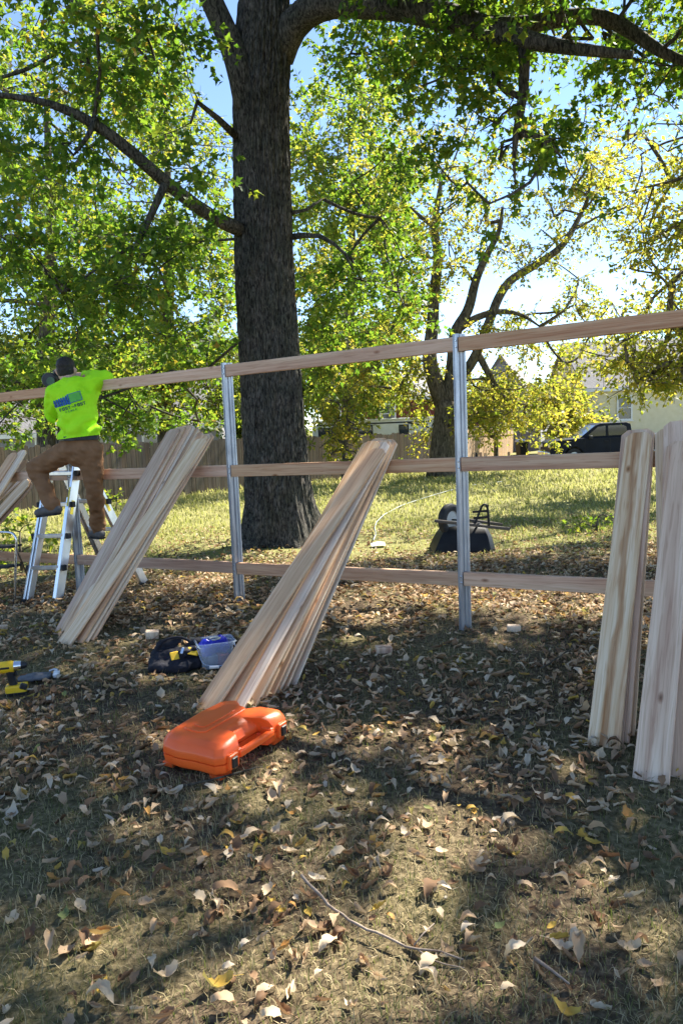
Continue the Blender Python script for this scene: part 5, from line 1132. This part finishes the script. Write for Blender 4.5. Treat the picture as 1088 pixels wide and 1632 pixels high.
# ================================================================== clear plastic tub with blue bag
m_, N_, L_, b_ = new_mat('clear_plastic'); b_.inputs['Base Color'].default_value = (.62, .70, .80, 1); b_.inputs['Roughness'].default_value = .25
tr_ = N_.new('ShaderNodeBsdfTransparent'); tr_.inputs[0].default_value = (.86, .90, .95, 1); mx_ = N_.new('ShaderNodeMixShader'); mx_.inputs[0].default_value = .28
L_.new(tr_.outputs[0], mx_.inputs[1]); L_.new(b_.outputs[0], mx_.inputs[2]); L_.new(mx_.outputs[0], N_['Material Output'].inputs[0])
noise_mat('blue_plastic', (0.008, 0.012, 0.30), (0.015, 0.025, 0.42), 12, .35, 0, .2)
noise_mat('red_box', (0.35, 0.04, 0.03), (0.45, 0.06, 0.05), 12, .6, 0, 0)
tu0 = ground(345, 1062); tub_ = empty('clear_tub', tu0, 'clear plastic storage tub with wire handle beside the black tool bag', 'storage tub', rot=(0, 0, .32))
def ring(a, b, z, r=.03): return [(x, y, z) for x, y in rrect(0, 0, a, b, r, 4)]
def loft(levels, name, mat, parent, cap0=True, cap1=False, smooth=True):
    n = len(levels[0]); m = MB(); P_ = [p_ for l in levels for p_ in l]
    f = [(i * n + k, i * n + (k + 1) % n, (i + 1) * n + (k + 1) % n, (i + 1) * n + k) for i in range(len(levels) - 1) for k in range(n)]
    if cap0: f.append(tuple(range(n - 1, -1, -1)))
    if cap1: f.append(tuple((len(levels) - 1) * n + k for k in range(n)))
    return m.add(P_, f).build(name, mat, parent, smooth=smooth)
loft([ring(.085, .062, .004), ring(.092, .068, .06), ring(.100, .076, .135), ring(.108, .084, .137), ring(.110, .086, .16)], 'wall', 'clear_plastic', tub_).modifiers.new('s', 'SOLIDIFY').thickness = .002
loft([ring(.113, .089, .150), ring(.117, .093, .156), ring(.113, .089, .163)], 'rim', 'clear_plastic', tub_, False)
MB().tube(densify([V3(.112, .0, .14), V3(.118, -.08, .06), V3(.03, -.10, .025), V3(-.09, -.09, .04), V3(-.114, -.02, .14)], [.0025] * 5, .02)[0], .0028, 6).build('handle', 'chrome', tub_, smooth=True)
MB().tube([V3(-.055, -.102, .028), V3(.0, -.104, .024)], .009, 10).build('grip', 'white_trim', tub_, smooth=True)
bb = remeshed([[(V3(-.05, 0, .10), .045), (V3(.03, .02, .13), .05)], [(V3(-.06, .02, .13), .035), (V3(.05, .0, .11), .04)]], .008, 2)
displace(bb, lambda c_: np.array([.012 * mnoise.noise((float(p[0]) * 40, float(p[1]) * 40, float(p[2]) * 40)) for p in c_]))
o = link('blue_bag', bb, 'blue_plastic'); o.location = Vector(tuple(tu0)); o.rotation_euler = (0, 0, .32); tag(o, 'crumpled blue plastic bag inside the clear tub', 'bag')
o = MB().box((.035, -.02, .045), (.07, .06, .07), rotm(.1, .1, .4)).build('red_carton', 'red_box', bevel=.003); o.location = Vector(tuple(tu0)); o.rotation_euler = (0, 0, .32); tag(o, 'small red carton low inside the clear tub', 'carton')
o = MB().box((-.03, -.01, .045), (.06, .07, .07), rotm(.1, .0, .2)).build('grey_carton', 'galvanised', bevel=.003); o.location = Vector(tuple(tu0)); o.rotation_euler = (0, 0, .32); tag(o, 'small grey carton low inside the clear tub', 'carton')
o = MB().tube(densify([V3(-.02, -.02, .165), V3(.02, -.03, .168), V3(.04, .0, .17), V3(.0, .01, .172), V3(-.03, .0, .17)], [.004] * 5, .015)[0], .005, 6).build('looped_cord', 'hose_white', smooth=True); o.location = Vector(tuple(tu0)); o.rotation_euler = (0, 0, .32); tag(o, 'pale looped cord on the blue bag in the clear tub', 'cord')

# ================================================================== yellow cordless driver and grey pouch
noise_mat('tool_yellow', (0.78, 0.46, 0.012), (0.84, 0.52, 0.02), 8, .45, 0, .03)
d0 = ground(27, 1106); dr = empty('cordless_driver', d0, 'yellow and black cordless driver standing on its battery', 'power tool', rot=(0, 0, .25))
MB().box((.004, 0, .028), (.115, .075, .052)).build('battery', 'tool_yellow', dr, bevel=.010, bseg=2)
MB().box((.004, 0, .008), (.119, .079, .022)).build('battery_base', 'latch_black', dr, bevel=.006); MB().box((.045, -.03, .045), (.04, .03, .03), rotm(0, .4, 0)).build('battery_release', 'latch_black', dr, bevel=.005)
MB().tube([V3(-.012, 0, .05), V3(-.018, 0, .09), V3(-.024, 0, .135)], [.023, .021, .024], 14).build('grip', 'latch_black', dr, smooth=True)
MB().lathe([(.0, -.075), (.026, -.073), (.033, -.055), (.034, .005), (.030, .02), (0, .02)], (-.02, 0, .158), 'X', 20).build('motor_housing', 'tool_yellow', dr, smooth=True)
MB().lathe([(.0, .02), (.029, .02), (.030, .035), (.027, .058), (.0, .06)], (-.02, 0, .160), 'X', 20).build('gear_case', 'chrome', dr, smooth=True)
MB().lathe([(.0, .058), (.022, .058), (.021, .075), (.012, .088), (.0, .09)], (-.02, 0, .160), 'X', 18).build('nose', 'latch_black', dr, smooth=True)
MB().box((.006, 0, .118), (.014, .016, .03), rotm(0, -.3, 0)).build('trigger', 'latch_black', dr, bevel=.004); MB().box((-.05, 0, .16), (.06, .071, .012)).build('side_band', 'latch_black', dr, bevel=.002)
noise_mat('pouch_grey', (0.09, 0.095, 0.105), (0.14, 0.145, 0.155), 30, .75, 0, .2)
g0 = ground(60, 1086); gp = empty('grey_pouch', g0, 'flat dark grey pouch with a pale end lying beside the yellow driver', 'pouch', rot=(0, 0, .12))
pg = remeshed([[(V3(-.09, 0, .022), .045, .016, V3(0, 1, 0)), (V3(-.02, .0, .026), .060, .022, V3(0, 1, 0)), (V3(.06, .01, .026), .052, .020, V3(0, 1, 0))]], .006, 3)
displace(pg, lambda c_: np.array([.004 * mnoise.noise((float(p[0]) * 40, float(p[1]) * 40, float(p[2]) * 40)) for p in c_])); link('flap', pg, 'pouch_grey', gp)
MB().box((.105, .02, .03), (.035, .07, .03), rotm(.1, -.2, .1)).build('end_clip', 'white_trim', gp, bevel=.008); MB().tube([V3(.06, .05, .04), V3(.09, .045, .05), V3(.115, .03, .048)], .007, 8).build('buckle', 'galvanised', gp, smooth=True)

# ================================================================== fallen leaves
def leaf_template(curl, bend, tw, ser, wd=.33, nt_=5):
    V_ = []; ts = np.linspace(0, 1, nt_ + 1)
    for i, t in enumerate(ts):
        w_ = wd * math.sin(math.pi * min(1, t * .93 + .05) ** .85) * (1 + ser * (1 if i % 2 else -1)) if 0 < t < 1 else .01
        for s in (-1, 0, 1):
            a = curl * abs(s); V_.append((s * w_ * math.cos(a) + tw * .0, t - .5 + .06 * abs(s) * ser, abs(s) * w_ * math.sin(a) * 1.0 + bend * (t - .5) ** 2 * 2 + s * tw * (t - .5)))
    F_ = []
    for i in range(nt_):
        for k in (0, 1): a = i * 3 + k; F_.append((a, a + 1, a + 4, a + 3))
    n = len(V_); V_ += [(0, -.5, V_[1][2]), (.012, -.72, .03), (-.012, -.72, .03)]; F_.append((n, n + 1, n + 2, n))
    F_ = [f for f in F_[:-1]]; V_ = V_[:n]
    V_ = np.array(V_); V_[:, 2] -= V_[:, 2].min(); return V_, np.array(F_)
def fine_leaf(curl, bend, tw, ser, wd, seed):
    V_ = []; nt2 = 9; cols = (-1, -.5, 0, .5, 1)
    for i in range(nt2 + 1):
        t = i / nt2; w_ = wd * math.sin(math.pi * min(1, t * .94 + .045) ** .8) * (1 + ser * 1.3 * math.sin(i * 2.4 + seed)) if 0 < i < nt2 else (.012 if i else .02)
        for s in cols:
            a = curl * abs(s) * (.7 + .6 * t); k = abs(s) * w_; n = mnoise.noise((s * 2.3 + seed * 7, t * 3.5, seed * 3.1))
            V_.append((math.copysign(k * math.cos(a), s), t - .5 + .09 * abs(s) * ser * math.sin(i * 1.7), k * math.sin(a) + bend * (t - .5) ** 2 * 2 + s * tw * (t - .5) + .09 * n))
    F_ = [(i * 5 + k, i * 5 + k + 1, i * 5 + k + 6, i * 5 + k + 5) for i in range(nt2) for k in range(4)]
    n0 = len(V_); b = V_[2]; V_ += [(b[0] - .012, b[1], b[2]), (b[0] + .012, b[1], b[2]), (.03 + .012, -.86, b[2] + .06), (.03 - .012, -.86, b[2] + .06)]; F_.append((n0, n0 + 1, n0 + 2, n0 + 3))
    V_ = np.array(V_); V_[:, 2] -= V_[:, 2].min(); return V_, np.array(F_)
FINE = [fine_leaf(.55, .35, .15, .10, .30, 1), fine_leaf(1.15, .5, -.12, .08, .30, 2), fine_leaf(.2, -.45, .2, .14, .27, 3), fine_leaf(1.7, .3, .25, .1, .30, 4), fine_leaf(.45, .8, -.2, .2, .30, 5), fine_leaf(.8, -.7, .1, .16, .25, 6)]
TPL = [leaf_template(.5, .3, .12, .12, .29), leaf_template(1.0, .5, -.1, .06, .30), leaf_template(.2, -.5, .2, .15, .26), leaf_template(1.5, .3, .25, .1, .30), leaf_template(.35, .8, -.2, .2, .30), leaf_template(.7, -.7, .0, .16, .24)]
def dens(x, y):
    dbl = .5 + .5 * np.sin(2.7 * x + 1.3 * np.sin(1.9 * y)) * np.sin(2.3 * y + 1.1 * np.sin(2.2 * x))
    f = np.interp(y, [1, 2, 2.8, 3.6, 5, 6.8, 8, 10, 13], [.21, .27, .54, .85, 1, 1, .6, .22, .10])
    sL = (np.stack([x, y], -1) - P2) @ FN
    return f * (.35 + .75 * dbl) * np.where(np.hypot(x - .95, y - 4.75) < .45, .35, 1)
nc = 80000; yy = rng.uniform(1.2, 13, nc * 2); xx = rng.uniform(-1, 1, nc * 2) * 7.6; kp = in_view(xx, yy, 1.2); xx = xx[kp][:nc]; yy = yy[kp][:nc]
kp = dens(xx, yy) > rng.uniform(0, 1, len(xx)); xx = xx[kp]; yy = yy[kp]; NL = len(xx)
zz = H(xx, yy) + rng.uniform(-.004, .014, NL) + .006
sz = (.031 + .043 * rng.uniform(0, 1, NL) ** 1.6) * np.where(rng.uniform(0, 1, NL) < .06, 1.35, 1); rn = rng.uniform(0, 1, NL) ** .95; rn = np.where((rn > .97) & (rng.uniform(0, 1, NL) < .5), .5, rn)
yaw = rng.uniform(0, 2 * np.pi, NL); tilt = np.clip(rng.normal(0, .26, NL), -.8, .8); tvar = rng.integers(0, 6, NL)
pos = np.stack([xx, yy, zz], -1)
hu, hv = proj(pos); infr = (hu > 5) & (hu < 1083) & (hv < 1625)
blk = np.zeros(NL, bool)
for cx3, cy3, r3 in ((float((cF + cR + cL)[0] / 3), float((cF + cR + cL)[1] / 3) + .08, .27), (tb0[0], tb0[1], .15), (tu0[0], tu0[1], .12), (d0[0], d0[1], .08), (g0[0], g0[1], .11)): blk |= np.hypot(xx - cx3, yy - cy3) < r3
order = np.argsort(np.where(infr & ~blk, yy, 99)); top300 = order[:288]
CLS = [(0.06, 'dark brown'), (0.25, 'brown'), (0.5, 'tan'), (0.74, 'pale beige'), (0.86, 'grey beige'), (0.91, 'rusty orange'), (0.96, 'yellow'), (1.0, 'dull green')]
SHAPES = ['slightly cupped', 'curled', 'flat', 'tightly rolled', 'arched', 'humped']
cache = {}
def leaf_obj(i, var, ci, p, size, ya, ti, label=None):
    key = (var, ci)
    if key not in cache:
        V_, F_ = FINE[var]; cache[key] = arr_mesh('fallen_leaf', V_, F_, np.full(len(V_), CLS[ci][0]), smooth=True); cache[key].materials.append(MATS['leaf_litter'])
    o = link('fallen_leaf', cache[key], None); o.location = Vector(tuple(p)); o.rotation_euler = (ti, ti * .6, ya); o.scale = (size,) * 3
    tag(o, label or '%s %s dry leaf lying on the grass' % (SHAPES[var], CLS[ci][1]), 'leaf', 'fallen leaves on the foreground grass')
cl_p = np.array([c_[0] for c_ in CLS])
for i in top300: leaf_obj(i, int(tvar[i]), int(np.argmin(abs(cl_p - rn[i]))), pos[i], sz[i], yaw[i], tilt[i])
for u, v, var, ci, s_2, lb in ((605, 1453, 3, 6, .075, 'tightly rolled bright yellow leaf above the long grey twig'), (822, 1526, 5, 4, .10, 'large pale grey leaf beside the short brown twig'), (898, 1622, 4, 6, .10, 'large wide yellow leaf at the edge of the dark grass'), (797, 1484, 0, 7, .065, 'green yellow cupped leaf right of the long grey twig'), (714, 1588, 3, 5, .05, 'small bright orange rolled leaf below the long grey twig'), (492, 1464, 0, 6, .065, 'pale yellow leaf touching the long grey twig'), (452, 1520, 1, 5, .07, 'orange curled leaf on the sunlit straw grass'), (345, 1580, 4, 6, .11, 'large crumpled yellow leaf on the sunlit straw grass'), (160, 1605, 5, 3, .12, 'large crumpled pale leaf in the shaded grass'), (705, 1250, 1, 5, .07, 'rust orange curled leaf on the long sunlit streak'), (745, 1492, 2, 4, .075, 'whitish flat leaf right of the long grey twig'), (1000, 1308, 4, 5, .09, 'orange brown leaf lying before the pink grained picket')):
    q = ground(u, v) + V3(0, 0, .015); leaf_obj(-1, var, ci, q, s_2 * .72, rng.uniform(0, 6), rng.normal(0, .2), lb)
rest = np.setdiff1d(np.arange(NL), top300); rest = rest[~blk[rest]]
Vs, Fs, Rs, off = [], [], [], 0
for v_ in range(6):
    T_, F_ = TPL[v_]; idx = rest[tvar[rest] == v_]; n = len(idx); cy2, sy2 = np.cos(yaw[idx]), np.sin(yaw[idx]); ct, st2 = np.cos(tilt[idx]), np.sin(tilt[idx])
    X = T_[None, :, 0] * sz[idx][:, None]; Y = T_[None, :, 1] * sz[idx][:, None]; Z = T_[None, :, 2] * sz[idx][:, None]
    Y2 = Y * ct[:, None] - Z * st2[:, None]; Z2 = Y * st2[:, None] + Z * ct[:, None]; X3 = X * cy2[:, None] - Y2 * sy2[:, None]; Y3 = X * sy2[:, None] + Y2 * cy2[:, None]
    Vs.append((np.stack([X3, Y3, Z2], -1) + pos[idx][:, None, :]).reshape(-1, 3)); Fs.append((F_[None] + (np.arange(n) * len(T_))[:, None, None]).reshape(-1, 4) + off); Rs.append(np.repeat(rn[idx], len(T_))); off += n * len(T_)
tag(link('leaf_litter', arr_mesh('leaf_litter', np.concatenate(Vs), np.concatenate(Fs), np.concatenate(Rs), True), 'leaf_litter'), 'scattered tan and brown autumn leaf litter under the fence', 'leaf litter', kind='stuff')
print('LEAVES', NL, 'big crown', nbig)
